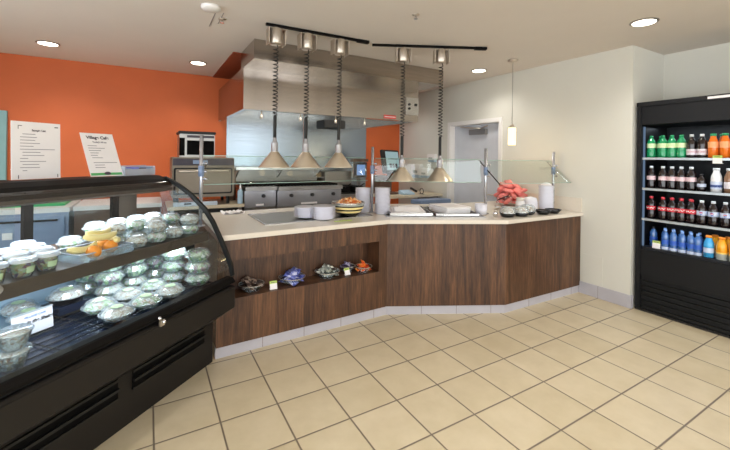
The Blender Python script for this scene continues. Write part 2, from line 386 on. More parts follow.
# pendant
pn = thing('pendant_lamp', 'small glowing glass cylinder pendant hanging by the door', 'lamp', (3.79, 2.98, 0))
MB().lathe([(.06, CZ), (.06, CZ-.015), (.015, CZ-.028)], 20).build('ceiling_rose', 'sat', pn)
MB().cyl((0, 0, 1.92), .003, CZ-1.94, 8).build('cable', 'dsteel', pn)
MB().lathe([(.018, 1.95), (.03, 1.92), (.03, 1.905)], 16).build('shade_holder', 'sat', pn)
MB().lathe([(.043, 1.91), (.043, 1.70)], 20, caps=(True, False)).build('glass_shade', 'pend', pn)
pl = bpy.data.lights.new('pendant_bulb', 'POINT'); pl.energy = 4; pl.color = (1, .74, .4); pl.shadow_soft_size = .05
po = bpy.data.objects.new('pendant_bulb', pl); col.objects.link(po); po.parent = pn; po.location = (0, 0, 1.66)

# ------------------------------------------------------------------ serving counter
Pf = [(.45, 2.945), (2.01, 2.995), (3.07, 2.465), (4.325, 2.445)]     # wooden face line
def off(pts, dd):                                              # shift the face line by dd (towards the kitchen when positive)
    out = []
    for i, p in enumerate(pts):
        ns = []
        for a, b in ((i-1, i), (i, i+1)):
            if a < 0 or b >= len(pts): continue
            e = Vector(pts[b])-Vector(pts[a]); e.normalize(); ns.append(Vector((-e.y, e.x)))
        if len(ns) == 1: q = Vector(p)+ns[0]*dd
        else:
            bis = (ns[0]+ns[1]).normalized(); q = Vector(p)+bis*(dd/bis.dot(ns[0]))
        out.append((q.x, q.y))
    return out
TOPZ = .93
ct = thing('serving_counter', 'long angled walnut serving counter with an open snack niche', 'counter', (0, 0, 0))
bk = off(Pf, 1.16); bk[-1] = (4.325, bk[-1][1])
n0, n1, nz0, nz1, nd = (.52, 1.915, .435, .727, .21)
def fpt(X): t = (X-Pf[0][0])/(Pf[1][0]-Pf[0][0]); return Pf[0][1]+t*(Pf[1][1]-Pf[0][1])
b = MB()
z0, z1 = .085, .89
def quad(xa, xb, za, zb): b.add([(xa, fpt(xa), za), (xb, fpt(xb), za), (xb, fpt(xb), zb), (xa, fpt(xa), zb)], [(0, 1, 2, 3)])
quad(.45, n0, z0, z1); quad(n1, 2.01, z0, z1); quad(n0, n1, z0, nz0); quad(n0, n1, nz1, z1)
def wallq(p, q): b.add([(*p, z0), (*q, z0), (*q, z1), (*p, z1)], [(0, 1, 2, 3)])
ring = Pf[1:]+bk[::-1]+[Pf[0]]
for i in range(len(ring)-1): wallq(ring[i], ring[i+1])
full = Pf+bk[::-1]
b.add([(*p, z1) for p in full], [tuple(range(len(full)))]); b.add([(*p, z0) for p in full], [tuple(range(len(full)))])
b.build('cabinet_body', 'wood', ct)
nb = MB(); A = (n0, fpt(n0)); B = (n1, fpt(n1)); A2 = (n0, fpt(n0)+nd); B2 = (n1, fpt(n1)+nd)
nb.add([(*A, nz0), (*B, nz0), (*B2, nz0), (*A2, nz0), (*A, nz1), (*B, nz1), (*B2, nz1), (*A2, nz1)], [(0, 1, 2, 3), (7, 6, 5, 4), (3, 2, 6, 7), (0, 3, 7, 4), (1, 5, 6, 2)])
nb.build('open_niche', 'nichewood', ct)
kick = off(Pf, .012); kb = off(Pf, .05)
pk = MB().prism(kick+kb[::-1], 0, .088).build('tiled_plinth', 'base', ct)
jt = MB()
for i in range(3):
    a, c = Vector(kick[i]), Vector(kick[i+1]); e = c-a; nn = int(e.length/.33)
    for k in range(1, nn+1):
        p = a+e*(k/(nn+.4)); q = e.normalized()*.0025; nrm = Vector((e.y, -e.x)).normalized()*.0012
        jt.prism([tuple(p-q+nrm), tuple(p+q+nrm), tuple(p+q-nrm), tuple(p-q-nrm)], 0, .0885)
jt.build('plinth_joint', 'joint', pk)
tf = off(Pf, -.03); tb = off(Pf, 1.2); tf[-1] = (WX-.002, tf[-1][1]); tb[-1] = (WX-.002, tb[-1][1])
tf[0] = (.47, tf[0][1]); tb[0] = (.47, tb[0][1])
wt = thing('countertop', 'cream solid-surface countertop running along the whole serving counter', 'countertop', (0, 0, 0))
MB().prism(tf+tb[::-1], .8905, TOPZ).build('worktop_slab', 'solid', wt, bevel=.004)
MB().box(WX-.022, 2.43, TOPZ+.0005, WX-.002, 3.55, 1.09).build('backsplash', 'solid', wt, bevel=.003)
# flush warmers let into the countertop
def warmer(pts, label):
    t = thing('drop_in_warmer', label, 'food warmer', (0, 0, 0))
    c = Vector((sum(p[0] for p in pts)/4, sum(p[1] for p in pts)/4))
    t.location = (c.x, c.y, TOPZ)
    q = [tuple(Vector(p)-c) for p in pts]; inn = [tuple((Vector(p)-c)*.965) for p in pts]
    f = MB()
    for i in range(4):
        j = (i+1) % 4; f.prism([q[i], q[j], inn[j], inn[i]], .0003, .006)
    f.build('rim', 'steel', t); MB().prism(inn, .0003, .003).build('warming_plate', 'dsteel', t)
warmer([(.87, 3.2), (2.0, 3.24), (2.0, 3.88), (.87, 3.85)], 'flat grey warming plate let into the counter under three lamps')
e = Vector((1.06, -.53)).normalized(); nn = Vector((-e.y, e.x)); s0 = Vector((2.06, 3.1))
warmer([tuple(s0), tuple(s0+e*1.03), tuple(s0+e*1.03+nn*.66), tuple(s0+nn*.66)], 'steel-rimmed warmer in the angled counter section under two lamps')
TA = math.atan2(e.y, e.x)
# trays on the angled warmer
def hotel_pan(c, wd, dp, h, label, cover, cat='pan'):
    t = thing('serving_pan', label, cat, (c[0], c[1], TOPZ+.0065), TA)
    p = MB().box(-wd/2, -dp/2, 0, wd/2, dp/2, .006)
    for x0, y0, x1, y1 in ((-wd/2, -dp/2, wd/2, -dp/2+.012), (-wd/2, dp/2-.012, wd/2, dp/2), (-wd/2, -dp/2, -wd/2+.012, dp/2), (wd/2-.012, -dp/2, wd/2, dp/2)): p.box(x0, y0, 0, x1, y1, h)
    p.build('pan_body', 'steel', t, bevel=.002)
    return t
pc = s0+e*.27+nn*.33; t1 = hotel_pan(pc, .44, .56, .03, 'shallow steel pan holding folded white paper, left of the white box', 1)
g = MB()
for k in range(5):
    g.exx([(-.24, .03), (-.02, .032+.01*k % 3), (.2, .034), (.2, .028), (-.24, .026)], -.19+.02*k, .17-.01*k, mat=Matrix.Rotation(.06*(k-2), 4, 'Z') @ Matrix.Translation((0, 0, .004*k)))
g.exx([(-.2, .05), (-.12, .085), (-.06, .05)], -.16, .1)
tag(g.build('paper_sheet_stack', 'paper', loc=(pc.x, pc.y, TOPZ-.012+.0065), rz=TA), 'loose white paper sheets heaped in the left steel pan', 'paper')
pc2 = s0+e*.75+nn*.33; t2 = hotel_pan(pc2, .46, .56, .025, 'shallow steel pan under the big white box', 1)
bx = thing('white_food_box', 'flat white cardboard food box lying in the right steel pan', 'box', (pc2.x-.03, pc2.y-.02, TOPZ+.013), TA+.3)
MB().exx([(-.17, 0), (-.19, .06), (.19, .06), (.17, 0)], -.15, .15).build('box_base', 'paper', bx, bevel=.006)
MB().exx([(-.195, .061), (-.17, .075), (.17, .075), (.195, .061)], -.155, .155).build('box_lid', 'paper', bx, bevel=.005)

# plates, bowls and cups on the countertop
def plate_stack(n, r, label, cat, name, gap=.009, dish=.022, group=None):
    pass
def plate_mesh(r, h): return MB().lathe([(r*.55, 0), (r*.6, 0), (r, h), (r*.985, h+.003), (r*.58, .004), (.001, .004)], 28, caps=(True, False))
plate = tag(plate_mesh(.115, .02).build('china_plate', 'china'), '', 'plate'); PL = Proto(plate)
def pile(c, n, gap, z, what, where, group, proto, sc=None):
    for k in range(n):
        pos = 'topmost' if k == n-1 else 'bottommost' if k == 0 else None
        lab = f'{what}, {pos} of {where}' if pos else f'{what} inside {where}'
        proto.put((c[0]+random.uniform(-.002, .002), c[1]+random.uniform(-.002, .002), z+k*gap), 0, lab, group, sc)
pile((1.33, 3.40), 9, .0105, TOPZ+.0065, 'white china plate', 'the low plate stack behind the frontmost one', 'low plate stack at the back', PL)
pile((1.44, 3.24), 11, .0105, TOPZ+.0065, 'white china plate', 'the low front plate stack on the warming plate', 'low plate stack at the front', PL)
splate = tag(MB().lathe([(.06, 0), (.066, 0), (.085, .012), (.083, .016), (.064, .004), (.001, .004)], 24, caps=(True, False)).build('china_plate', 'china'), '', 'plate'); SP = Proto(splate)
pile((2.165, 3.33), 20, .0138, TOPZ+.0005, 'small white plate', 'the tall plate stack by the guard post', 'tall plate stack beside the post', SP)
pile((2.04, 3.53), 19, .0138, TOPZ+.0005, 'small white plate', 'the tall plate stack behind the post', 'tall plate stack behind the post', SP)
cup = tag(MB().lathe([(.045, 0), (.052, .085), (.053, .085), (.046, .002), (.001, .002)], 20, caps=(True, False)).build('paper_cup', 'china'), '', 'cup')
CU = Proto(cup)
cpos = (3.10, 2.82)
for k in range(3): CU.put((cpos[0], cpos[1], TOPZ+.0005+k*.014), 0, ['white cup, lowest of the short stack left of the third post', 'white cup in the middle of the short stack by the third post', 'white cup, uppermost of the short stack by the third post'][k], 'short cup stack', (1.25, 1.25, 1))
# big striped bowl of chips
bw = thing('serving_bowl', 'large black and yellow banded bowl beside the low plates', 'bowl', (1.74, 3.31, TOPZ+.0065)); bw.scale = (1.12, 1.12, 1.2)
def bprof(t): return .075+.075*math.sin(t*PI/2)**.9
MB().lathe([(bprof(0), 0), (bprof(.15), .018), (bprof(.3), .036)], 32, caps=(True, False)).build('bowl_foot', 'blackg', bw)
for i, (a, c2, mt) in enumerate(((.3, .45, 'banana'), (.45, .55, 'blackg'), (.55, .7, 'banana'), (.7, .78, 'blackg'), (.78, .9, 'p_grey'), (.9, 1, 'steel'))):
    MB().lathe([(bprof(a+(c2-a)*k/3), .12*(a+(c2-a)*k/3)) for k in range(4)]+[(bprof(c2)-.006, .12*c2), (bprof(a)-.006, .12*a)], 32, caps=(False, False)).build('bowl_band', mt, bw)
hp = MB(); 
for k in range(60):
    a, r = random.uniform(0, 2*PI), .125*math.sqrt(random.random())
    hp.box(-.018, -.016, -.004, .018, .016, .004, Matrix.Translation((r*math.cos(a), r*math.sin(a), .105+.045*(1-(r/.13)**2)+random.uniform(-.006, .01))) @ Matrix.Rotation(random.uniform(0, 6), 4, (random.random(), random.random(), random.random())))
hp.lathe([(.135, .1), (.11, .12), (.001, .135)], 20, caps=(True, False))
o = tag(hp.build('bread_chip_heap', 'crout', loc=(1.74, 3.31, TOPZ+.025)), 'heap of golden bread chips filling the banded bowl', 'food', kind='stuff')
fl = thing('food_platter', 'pale oval platter of bread behind the low plates', 'platter', (1.62, 3.62, TOPZ+.0065))
MB().lathe([(.1, 0), (.17, .05), (.165, .055), (.095, .008), (.001, .008)], 24, caps=(True, False), squash=(1.2, .7)).build('platter_dish', 'china', fl)
tag(MB().lathe([(.125, .012), (.15, .05), (.1, .075), (.001, .09)], 18, caps=(True, False), squash=(1.2, .7)).build('bread_heap', 'crout', loc=(1.62, 3.62, TOPZ+.0065)), 'pale bread pieces heaped on the oval platter', 'food', kind='stuff')
tag(MB().box(-.09, -.012, 0, .09, .012, .004).build('counter_label', 'tagg', loc=(1.58, 3.1, TOPZ+.0005)), 'yellow-green label strip lying before the plates on the counter', 'label')
# crumpled cloth
clo = bpy.data.meshes.new('cleaning_cloth'); cb = MB(); n = 14
vs = [((i/n-.5)*.2*(1+.1*math.sin(j)), (j/n-.5)*.15*(1+.12*math.cos(i*1.3)), .006+.022*abs(math.sin(i*.9+j*.5)*math.cos(j*.7-i*.3))) for i in range(n+1) for j in range(n+1)]
cb.add(vs, [(i*(n+1)+j, (i+1)*(n+1)+j, (i+1)*(n+1)+j+1, i*(n+1)+j+1) for i in range(n) for j in range(n)], True)
vb = [(x, y, .001) for x, y, z in vs]
cb.add(vb, [(i*(n+1)+j, (i+1)*(n+1)+j, (i+1)*(n+1)+j+1, i*(n+1)+j+1) for i in range(n) for j in range(n)], True)
tag(cb.build('cleaning_cloth', 'paper', loc=(.76, 4.02, TOPZ)), 'crumpled white cloth on the counter left of the grey plate', 'cloth')
# right end: jar, canister, tall dish stack, red heap, bowls
jr = thing('glass_jar', 'small cream lidded jar before the red heap', 'jar', (3.72, 2.80, TOPZ))
MB().lathe([(.045, .001), (.05, .01), (.05, .105), (.038, .125)], 18).build('jar_body', 'paper', jr)
MB().lathe([(.042, .125), (.044, .15), (.036, .156)], 18).build('jar_lid', 'solid', jr)
cn = thing('canister', 'squat white canister beside the tall dish stack', 'canister', (3.89, 2.79, TOPZ))
MB().lathe([(.07, .001), (.082, .02), (.082, .10), (.066, .15), (.001, .165)], 22, caps=(True, False)).build('canister_body', 'china', cn)
dish = tag(MB().lathe([(.05, 0), (.055, 0), (.088, .03), (.085, .033), (.05, .005), (.001, .005)], 24, caps=(True, False)).build('china_bowl', 'china'), '', 'bowl'); DB = Proto(dish)
pile((4.07, 2.71), 18, .0152, TOPZ+.0005, 'pale blue-white bowl', 'the tall stack by the wall', 'tall bowl stack at the right end', DB)
tag(MB().lathe([(.06, 0), (.062, .005), (.03, .03), (.001, .036)], 18, caps=(True, False)).build('bowl_cover', 'paper', loc=(4.07, 2.71, TOPZ+.298)), 'white crumpled cover topping the tall bowl stack', 'cover')
rb = thing('wire_basket', 'round wire basket full of coral red packets', 'basket', (4.06, 3.2, TOPZ))
wk = MB()
for k in range(18):
    a = 2*PI*k/18; wk.tube([(.12*math.cos(a), .12*math.sin(a), .003), (.19*math.cos(a), .19*math.sin(a), .13)], .0018, 5)
for r, z in ((.12, .004), (.157, .07), (.19, .13)): wk.tube([(r*math.cos(2*PI*k/24), r*math.sin(2*PI*k/24), z) for k in range(25)], .0025, 5)
wk.build('wire_frame', 'chrome', rb); MB().cyl((0, 0, .002), .12, .003, 20).build('basket_base', 'sat', rb)
def pillow(w_, h_, t_, n=6):
    b = MB(); vs = []; 
    for sgn in (1, -1):
        for i in range(n+1):
            for j in range(n+1):
                u, v = i/n*2-1, j/n*2-1
                k = max(0, (1-abs(u)**2.2)*(1-abs(v)**2.2))
                vs.append((u*w_/2, v*h_/2*(1-.06*(1-abs(u))), sgn*t_/2*math.sqrt(k)))
    q = (n+1)**2
    fs = [(o_+i*(n+1)+j, o_+(i+1)*(n+1)+j, o_+(i+1)*(n+1)+j+1, o_+i*(n+1)+j+1) for o_ in (0, q) for i in range(n) for j in range(n)]
    return b.add(vs, fs, True)
rp = MB()
pk_red = tag(pillow(.14, .10, .055).build('wrapped_snack', 'coral'), 'coral red wrapped snack heaped in the wire basket', 'snack', 'coral red snacks in the wire basket')
first = True
heap = [(a, .13, .07) for a in range(7)]+[(a+.5, .14, .14) for a in range(7)]+[(a, .13, .20) for a in range(7)]+[(a*1.75+.3, .08, .25) for a in range(4)]+[(0, .01, .1), (0, .01, .17), (2, .02, .285)]
for k, (a, r, z) in enumerate(heap):
    a = 2*PI*a/7
    o = pk_red if first else pk_red.copy()
    if not first: col.objects.link(o)
    first = False
    o.location = (4.06+r*math.cos(a), 3.2+r*math.sin(a), TOPZ+z); o.rotation_euler = (random.uniform(-.7, .7), random.uniform(-.7, .7), random.uniform(0, 6))
# lidded dark bowls in front
def lidded(label, c, rz=0):
    t = thing('lidded_bowl', label, 'bowl', (*c, TOPZ+.0005), rz)
    MB().lathe([(.05, 0), (.07, .012), (.082, .04), (.078, .04), (.056, .006), (.001, .006)], 20, caps=(True, False)).build('black_base', 'blacktray', t)
    MB().lathe([(.083, .041), (.078, .075), (.058, .105), (.001, .112)], 20, caps=(False, False)).build('clear_lid', 'dome', t)
    MB().lathe([(.07, .03), (.06, .07), (.03, .09), (.001, .093)], 14, caps=(True, False)).build('food', 'grain', t)
    return t
lidded('black bowl under a clear lid, leftmost of three before the red heap', (3.235, 2.585))
lidded('black bowl under a clear lid, middle of three before the jar', (3.41, 2.555))
lidded('black bowl under a clear lid, rightmost of three before the white canister', (3.58, 2.60))
def openbowl(label, c):
    t = thing('sauce_bowl', label, 'bowl', (*c, TOPZ+.0005))
    MB().lathe([(.05, 0), (.088, .045), (.083, .046), (.048, .006), (.001, .006)], 20, caps=(True, False)).build('bowl_shell', 'blackg', t)
    MB().lathe([(.066, .028), (.06, .034), (.001, .038)], 14, caps=(True, False)).build('sauce', 'p_dark', t)
openbowl('small open black bowl of sauce, left of the last one', (3.745, 2.53)); openbowl('small open black bowl nearest the wall end of the counter', (3.93, 2.53))
ch = thing('chrome_shaker', 'little chrome shaker standing at the third guard post', 'shaker', (3.14, 2.66, TOPZ))
MB().lathe([(.02, .001), (.022, .04), (.016, .05)], 14).build('shaker_body', 'chrome', ch); MB().lathe([(.017, .05), (.018, .06), (.001, .07)], 14, caps=(True, False)).build('shaker_cap', 'sat', ch)
fk = MB().tube([(0, 0, .11), (.02, -.05, .14), (.05, -.11, .17)], .006).build('ladle_handle', 'rubber')
fk.location = (3.60, 3.02, TOPZ)
ld_ = thing('ladle', 'black-handled ladle leaning out beside the wire basket', 'ladle', (3.60, 3.02, TOPZ)); fk.parent = ld_; fk.location = (0, 0, 0)
MB().lathe([(.001, .001), (.03, .012), (.036, .04), (.033, .04), (.001, .006)], 16, caps=(False, False)).tube([(.03, 0, .03), (.0, 0, .115)], .005).build('ladle_bowl', 'chrome', ld_)

# ------------------------------------------------------------------ sneeze guard
sg = thing('sneeze_guard', 'glass sneeze guard on four slim chrome posts along the counter', 'sneeze guard', (0, 0, 0))
posts = [(.385, 3.405, 1.70), (2.12, 3.47, 1.645), (3.20, 2.85, 1.645), (4.235, 2.73, 1.625)]
for i, (x, y, zt) in enumerate(posts):
    p = MB().cyl((x, y, TOPZ+.008), .0155, zt-TOPZ-.008, 16).build('post', 'post', sg)
    MB().lathe([(.04, 0), (.04, .006), (.02, .01)], 20, (x, y, TOPZ+.0005)).build('base_flange', 'post', p)
    MB().cyl((x, y, 1.35), .024, .09, 16).build('collar', 'bluegrey', p, bevel=.003)
    kn = MB()
    for dz in (.0, .06, .13):
        kn.ball((x+.032, y-.02, 1.33+dz), .013); kn.tube([(x, y, 1.33+dz), (x+.03, y-.02, 1.33+dz)], .006)
    kn.build('clamp_knob', 'post', p)
def pane(a, b_, zt, zb, ot, ob, label=None):
    a, b_ = Vector(a), Vector(b_); ee = (b_-a).normalized(); n_ = Vector((-ee.y, ee.x)); T = .004
    q = []
    for pt in (a+ee*.03, b_-ee*.03):
        for z, o_ in ((zb, ob), (zt, ot)):
            for t in (-T, T): q.append((*(pt+n_*(o_+t)), z))
    g = MB().add(q, [(0, 2, 6, 4), (1, 5, 7, 3), (0, 4, 5, 1), (2, 3, 7, 6), (0, 1, 3, 2), (4, 6, 7, 5)])
    o = g.build('glass_panel', 'glass', sg)
    ed = MB()
    for z, o_ in ((zb, ob), (zt, ot)):
        ed.tube([(*(a+ee*.03+n_*o_), z), (*(b_-ee*.03+n_*o_), z)], .0032, 6)
    ed.build('glass_edge', 'glassedge', o)
    return o
pane(posts[0][:2], posts[1][:2], 1.525, 1.275, .13, .05)
pane(posts[1][:2], posts[2][:2], 1.52, 1.265, .068, .05)
pane(posts[2][:2], (4.325, 2.72), 1.515, 1.266, .09, -.19)
for i in (2, 3):
    x, y, _ = posts[i]
    arm = MB().tube([(x, y+.09, 1.507), (x, y-.0, 1.425), (x, y-.19, 1.262)], .006, 8).build('glass_bracket', 'black' if i == 2 else 'chrome', sg)
for i in (0, 1):
    x, y, _ = posts[i]
    MB().tube([(x, y, 1.4), (x+.06, y+.1, 1.45)], .006).tube([(x, y, 1.36), (x+.06, y+.06, 1.32)], .006).build('glass_bracket', 'chrome', sg)

# ------------------------------------------------------------------ heat lamps on tracks
trk = [((.90, 3.345), (1.95, 3.303)), ((2.03, 3.36), (3.13, 2.80))]
TRL = ['black ceiling lamp track carrying three heat lamps, on the left', 'black ceiling lamp track carrying two heat lamps, by the pendant']
for (a, b_), l in zip(trk, TRL):
    a, b_ = Vector(a), Vector(b_); ee = b_-a; t = thing('lamp_track', l, 'lamp track', ((a.x+b_.x)/2, (a.y+b_.y)/2, CZ), math.atan2(ee.y, ee.x))
    h = ee.length/2
    MB().box(-h, -.017, -.022, h, .017, -.0005).build('track_rail', 'black', t, bevel=.002)
    MB().box(h-.13, -.024, -.03, h, .024, -.0005).build('feed_box', 'black', t, bevel=.003)
def heat_lamp(x, y, zb, label, rz):
    t = thing('heat_lamp', label, 'heat lamp', (x, y, 0), rz, 'heat lamps over the counter')
    mt = MB().lathe([(.014, CZ-.022), (.02, CZ-.03), (.02, CZ-.045)], 14).build('track_adapter', 'black', t)
    MB().lathe([(.052, CZ-.04), (.056, CZ-.045), (.056, CZ-.175), (.05, CZ-.185), (.001, CZ-.185)], 24, caps=(True, False)).build('reel_housing', 'sat', t)
    fl = MB()
    for s in (-1, 1): fl.exx([(-.05, CZ-.05), (-.05, CZ-.19), (.05, CZ-.19), (.05, CZ-.05)], s*.074-.004, s*.074+.004)
    fl.box(-.078, -.05, CZ-.05, .078, .05, CZ-.044)
    fl.build('housing_bracket', 'sat', t, bevel=.002)
    zc0, zc1 = CZ-.185, zb+.48
    n = int((zc0-zc1)/.034); pth = [(.012, 0, zc0+.006)]
    for k in range(n*10+1):
        a = 2*PI*k/10; pth.append((.021*math.cos(a), .021*math.sin(a), zc0-.03-(zc0-.03-zc1)*k/(n*10)))
    pth += [(0, 0, zc1-.01)]
    MB().tube(pth, .0046, 6).build('coiled_cord', 'rubber', t)
    MB().lathe([(.012, zc1), (.016, zc1-.02), (.016, zb+.27), (.01, zb+.26)], 14).build('cord_sleeve', 'rubber', t)
    MB().lathe([(.014, zb+.275), (.018, zb+.27), (.018, zb+.235), (.029, zb+.23), (.031, zb+.22), (.031, zb+.15), (.034, zb+.145)], 18).build('neck', 'post', t)
    MB().lathe([(.03, zb+.15), (.138, zb+.006), (.14, zb), (.134, zb+.003), (.027, zb+.143)], 32, caps=(False, False)).build('cone_shade', 'brass', t)
    MB().lathe([(.016, zb+.14), (.03, zb+.06), (.024, zb+.035), (.001, zb+.03)], 14).build('lamp_bulb', 'bulb', t)
HL = [(.992, 3.341, 1.425), (1.288, 3.33, 1.425), (1.628, 3.316, 1.425), (2.325, 3.209, 1.285), (2.69, 3.024, 1.285)]
for i, (x, y, z) in enumerate(HL):
    heat_lamp(x, y, z, ['brass cone heat lamp, leftmost on the three-lamp track', 'brass cone heat lamp, middle one on the three-lamp track', 'brass cone heat lamp, rightmost on the three-lamp track',
                        'brass cone heat lamp, left one on the two-lamp track', 'brass cone heat lamp, right one on the two-lamp track'][i], 0 if i < 3 else TA)

# ------------------------------------------------------------------ hood and steel wall
hd = thing('range_hood', 'long stainless steel kitchen hood hung from the ceiling', 'range hood', (0, 0, 0))
hx0, hx1 = .92, 3.42
MB().box(hx0, 3.85, 2.535, hx1+.05, 4.48, CZ-.001).build('ceiling_closure', 'hoodst', hd, bevel=.003)
MB().box(hx0, 3.855, 2.527, hx1+.05, 4.36, 2.534).build('closure_underside', 'hoodst', hd)
sh = MB()
sh.box(hx0, 4.33, 2.06, hx1, 4.355, 2.535).box(hx0, 4.355, 2.06, hx0+.02, BY-.001, 2.535).box(hx1-.02, 4.355, 2.06, hx1, BY-.001, 2.535)
sh.box(hx0+.02, 4.355, 2.06, hx0+.06, BY-.001, 2.085).box(hx0, 4.355, 2.06, hx1, 4.42, 2.085)
sh.build('hood_shell', 'hoodst', hd, bevel=.002)
struct(MB().box(.83, 4.481, CZ-.012, hx1+.05, BY-.001, CZ-.0005).build('trim_2', 'shaded_orange'))
f = MB()
for k in range(24): f.box(1.0+k*.1, 5.2, 0, 1.08+k*.1, 5.95, .03, Matrix.Translation((0, 0, 2.44)))
f.build('grease_filter', 'dsteel', hd)
cbx = MB().box(3.18, 4.3, 2.15, 3.41, 4.33, 2.40).build('control_box', 'steel', hd, bevel=.004)
bt = MB()
for k in range(2):
    for j in range(2): bt.cyl((0, 0, 0), .017, .012, 12, Matrix.Translation((3.235+.1*k*(j+1)*.0+.045*0+.0, 4.3, 2.24+.06*j)) @ Matrix.Rotation(PI/2, 4, 'X'))
bt.cyl((0, 0, 0), .02, .012, 12, Matrix.Translation((3.35, 4.3, 2.3)) @ Matrix.Rotation(PI/2, 4, 'X'))
bt.build('push_button', 'rubber', cbx)
MB().box(2.82, 4.322, 2.075, 3.02, 4.33, 2.125).build('warning_label', 'red', hd)
cw = MB().box(2.83, 4.321, 2.095, 3.01, 4.3225, 2.105).build('label_stripe', 'paper', hd)
nz = MB()
for x in (1.3, 1.85, 2.4, 2.9): nz.tube([(x, 5.0, 2.4), (x, 5.0, 2.08)], .008).lathe([(.012, 0), (.02, -.04), (.015, -.05)], 12, (x, 5.0, 2.08))
nz.tube([(1.0, 5.0, 2.4), (3.2, 5.0, 2.4)], .01).build('fire_nozzle', 'sat', hd)
ap = MB().box(2.35, 5.3, 1.98, 2.72, 5.62, 2.11).build('lamp_housing', 'rubber', hd, bevel=.01)
for x, y in ((1.6, 4.9), (2.7, 4.9)):
    MB().ball((x, y, 2.40), .06, sz=.9).build('hood_lamp', 'bulb', hd)
hl = bpy.data.lights.new('hood_light', 'AREA'); hl.shape = 'RECTANGLE'; hl.size = 2.0; hl.size_y = .4; hl.energy = 24; hl.color = (1, .93, .82)
ho = bpy.data.objects.new('hood_light', hl); col.objects.link(ho); ho.parent = hd; ho.location = (2.15, 4.85, 2.42)
sp_ = thing('steel_wall_panel', 'tall sheet of brushed steel behind the cook line', 'wall panel', (0, 0, 0))
for i in range(2):
    x0 = 1.04+i*1.26; MB().box(x0, BY-.016, .0, x0+1.252, BY-.001, 2.52).build('steel_sheet', 'steelh', sp_)

# ------------------------------------------------------------------ cook line
def cooker(x0, x1, knobs, label, name, cat, h=1.12):
    t = thing(name, label, cat, (x0, 5.02, 0)); W = x1-x0
    MB().box(0, .02, .1, W, .85, h-.29).build('cooker_body', 'dsteel', t, bevel=.004)
    MB().box(0, 0, h-.285, W, .85, h-.06).build('front_panel', 'post', t, bevel=.004)
    MB().box(0, -.05, h-.055, W, .85, h-.005).build('cooking_top', 'dsteel', t, bevel=.004)
    g = MB()
    for k in range(int(W/.05)): g.box(.02+k*.05, .05, h-.004, .04+k*.05, .7, h+.02)
    g.build('grill_bars', 'black', t)
    for k in knobs:
        MB().cyl((0, 0, 0), .025, .03, 14, Matrix.Translation((k*W, 0, h-.13)) @ Matrix.Rotation(PI/2, 4, 'X')).build('control_knob', 'rubber', t)
    MB().box(W*.35, -.006, h-.26, W*.6, 0, h-.235).build('name_plate', 'paper', t)
    for lx in (.05, W-.05):
        for ly in (.1, .78): MB().cyl((lx, ly, 0), .022, .1, 10).build('leg', 'sat', t)
    return t
cooker(1.10, 1.52, [.58], 'narrow steel griddle with one dark knob beside the oven stand', 'griddle', 'griddle')
cooker(1.54, 2.52, [.2, .52, .86], 'wide steel char grill with three dark knobs', 'char_grill', 'grill', 1.11)
fy = thing('deep_fryer', 'steel and black fryer to the right of the wide grill', 'fryer', (2.56, 5.1, 0))
MB().box(0, 0, .08, .5, .75, .95).build('fryer_body', 'dsteel', fy, bevel=.005); MB().box(0, .6, .95, .5, .75, 1.28).build('fryer_back', 'dsteel', fy, bevel=.005)
MB().box(.03, .05, .951, .47, .58, .965).build('fry_vat', 'rubber', fy)
for x in (.12, .36):
    MB().box(x-.09, .1, .97, x+.09, .5, 1.06).build('fry_basket', 'black', fy)
    MB().tube([(x, .1, 1.05), (x, -.08, 1.12)], .008).build('basket_handle', 'rubber', fy)
for x in (.05, .45):
    for y in (.08, .68): MB().cyl((x, y, 0), .022, .08, 10).build('leg', 'sat', fy)
shf = thing('wall_shelf', 'long stainless shelf fixed behind the grills', 'shelf', (0, 0, 0))
MB().box(1.1, 5.62, 1.32, 2.5, BY-.017, 1.36).build('shelf_board', 'steel', shf, bevel=.003)
MB().box(1.1, 5.60, 1.19, 2.5, 5.615, 1.20).box(1.1, 5.92, 1.12, 2.5, BY-.017, 1.32).build('splash_rail', 'dsteel', shf)
for x in (1.15, 1.8, 2.46): MB().exx([(5.64, 1.32), (BY-.017, 1.32), (BY-.017, 1.1)], x-.01, x+.01).build('bracket', 'steel', shf)
tb_ = thing('timer_display', 'small kitchen display with a pale blue screen beyond the third lamp', 'display', (3.0, 5.55, 0))
MB().box(0, 0, 1.18, .28, .04, 1.44).build('monitor_case', 'steel', tb_, bevel=.005); MB().box(.08, -.003, 1.22, .24, 0, 1.40).build('screen', 'screen', tb_)
MB().box(-.02, -.05, 1.45, .28, .06, 1.50).build('top_hood', 'brown', tb_, bevel=.004); MB().box(.02, -.004, 1.22, .06, 0, 1.40).build('button_strip', 'inkd', tb_)
MB().box(.1, .02, 0, .16, .05, 1.18).box(0, -.05, 0, .28, .15, .02).build('stand', 'dsteel', tb_)
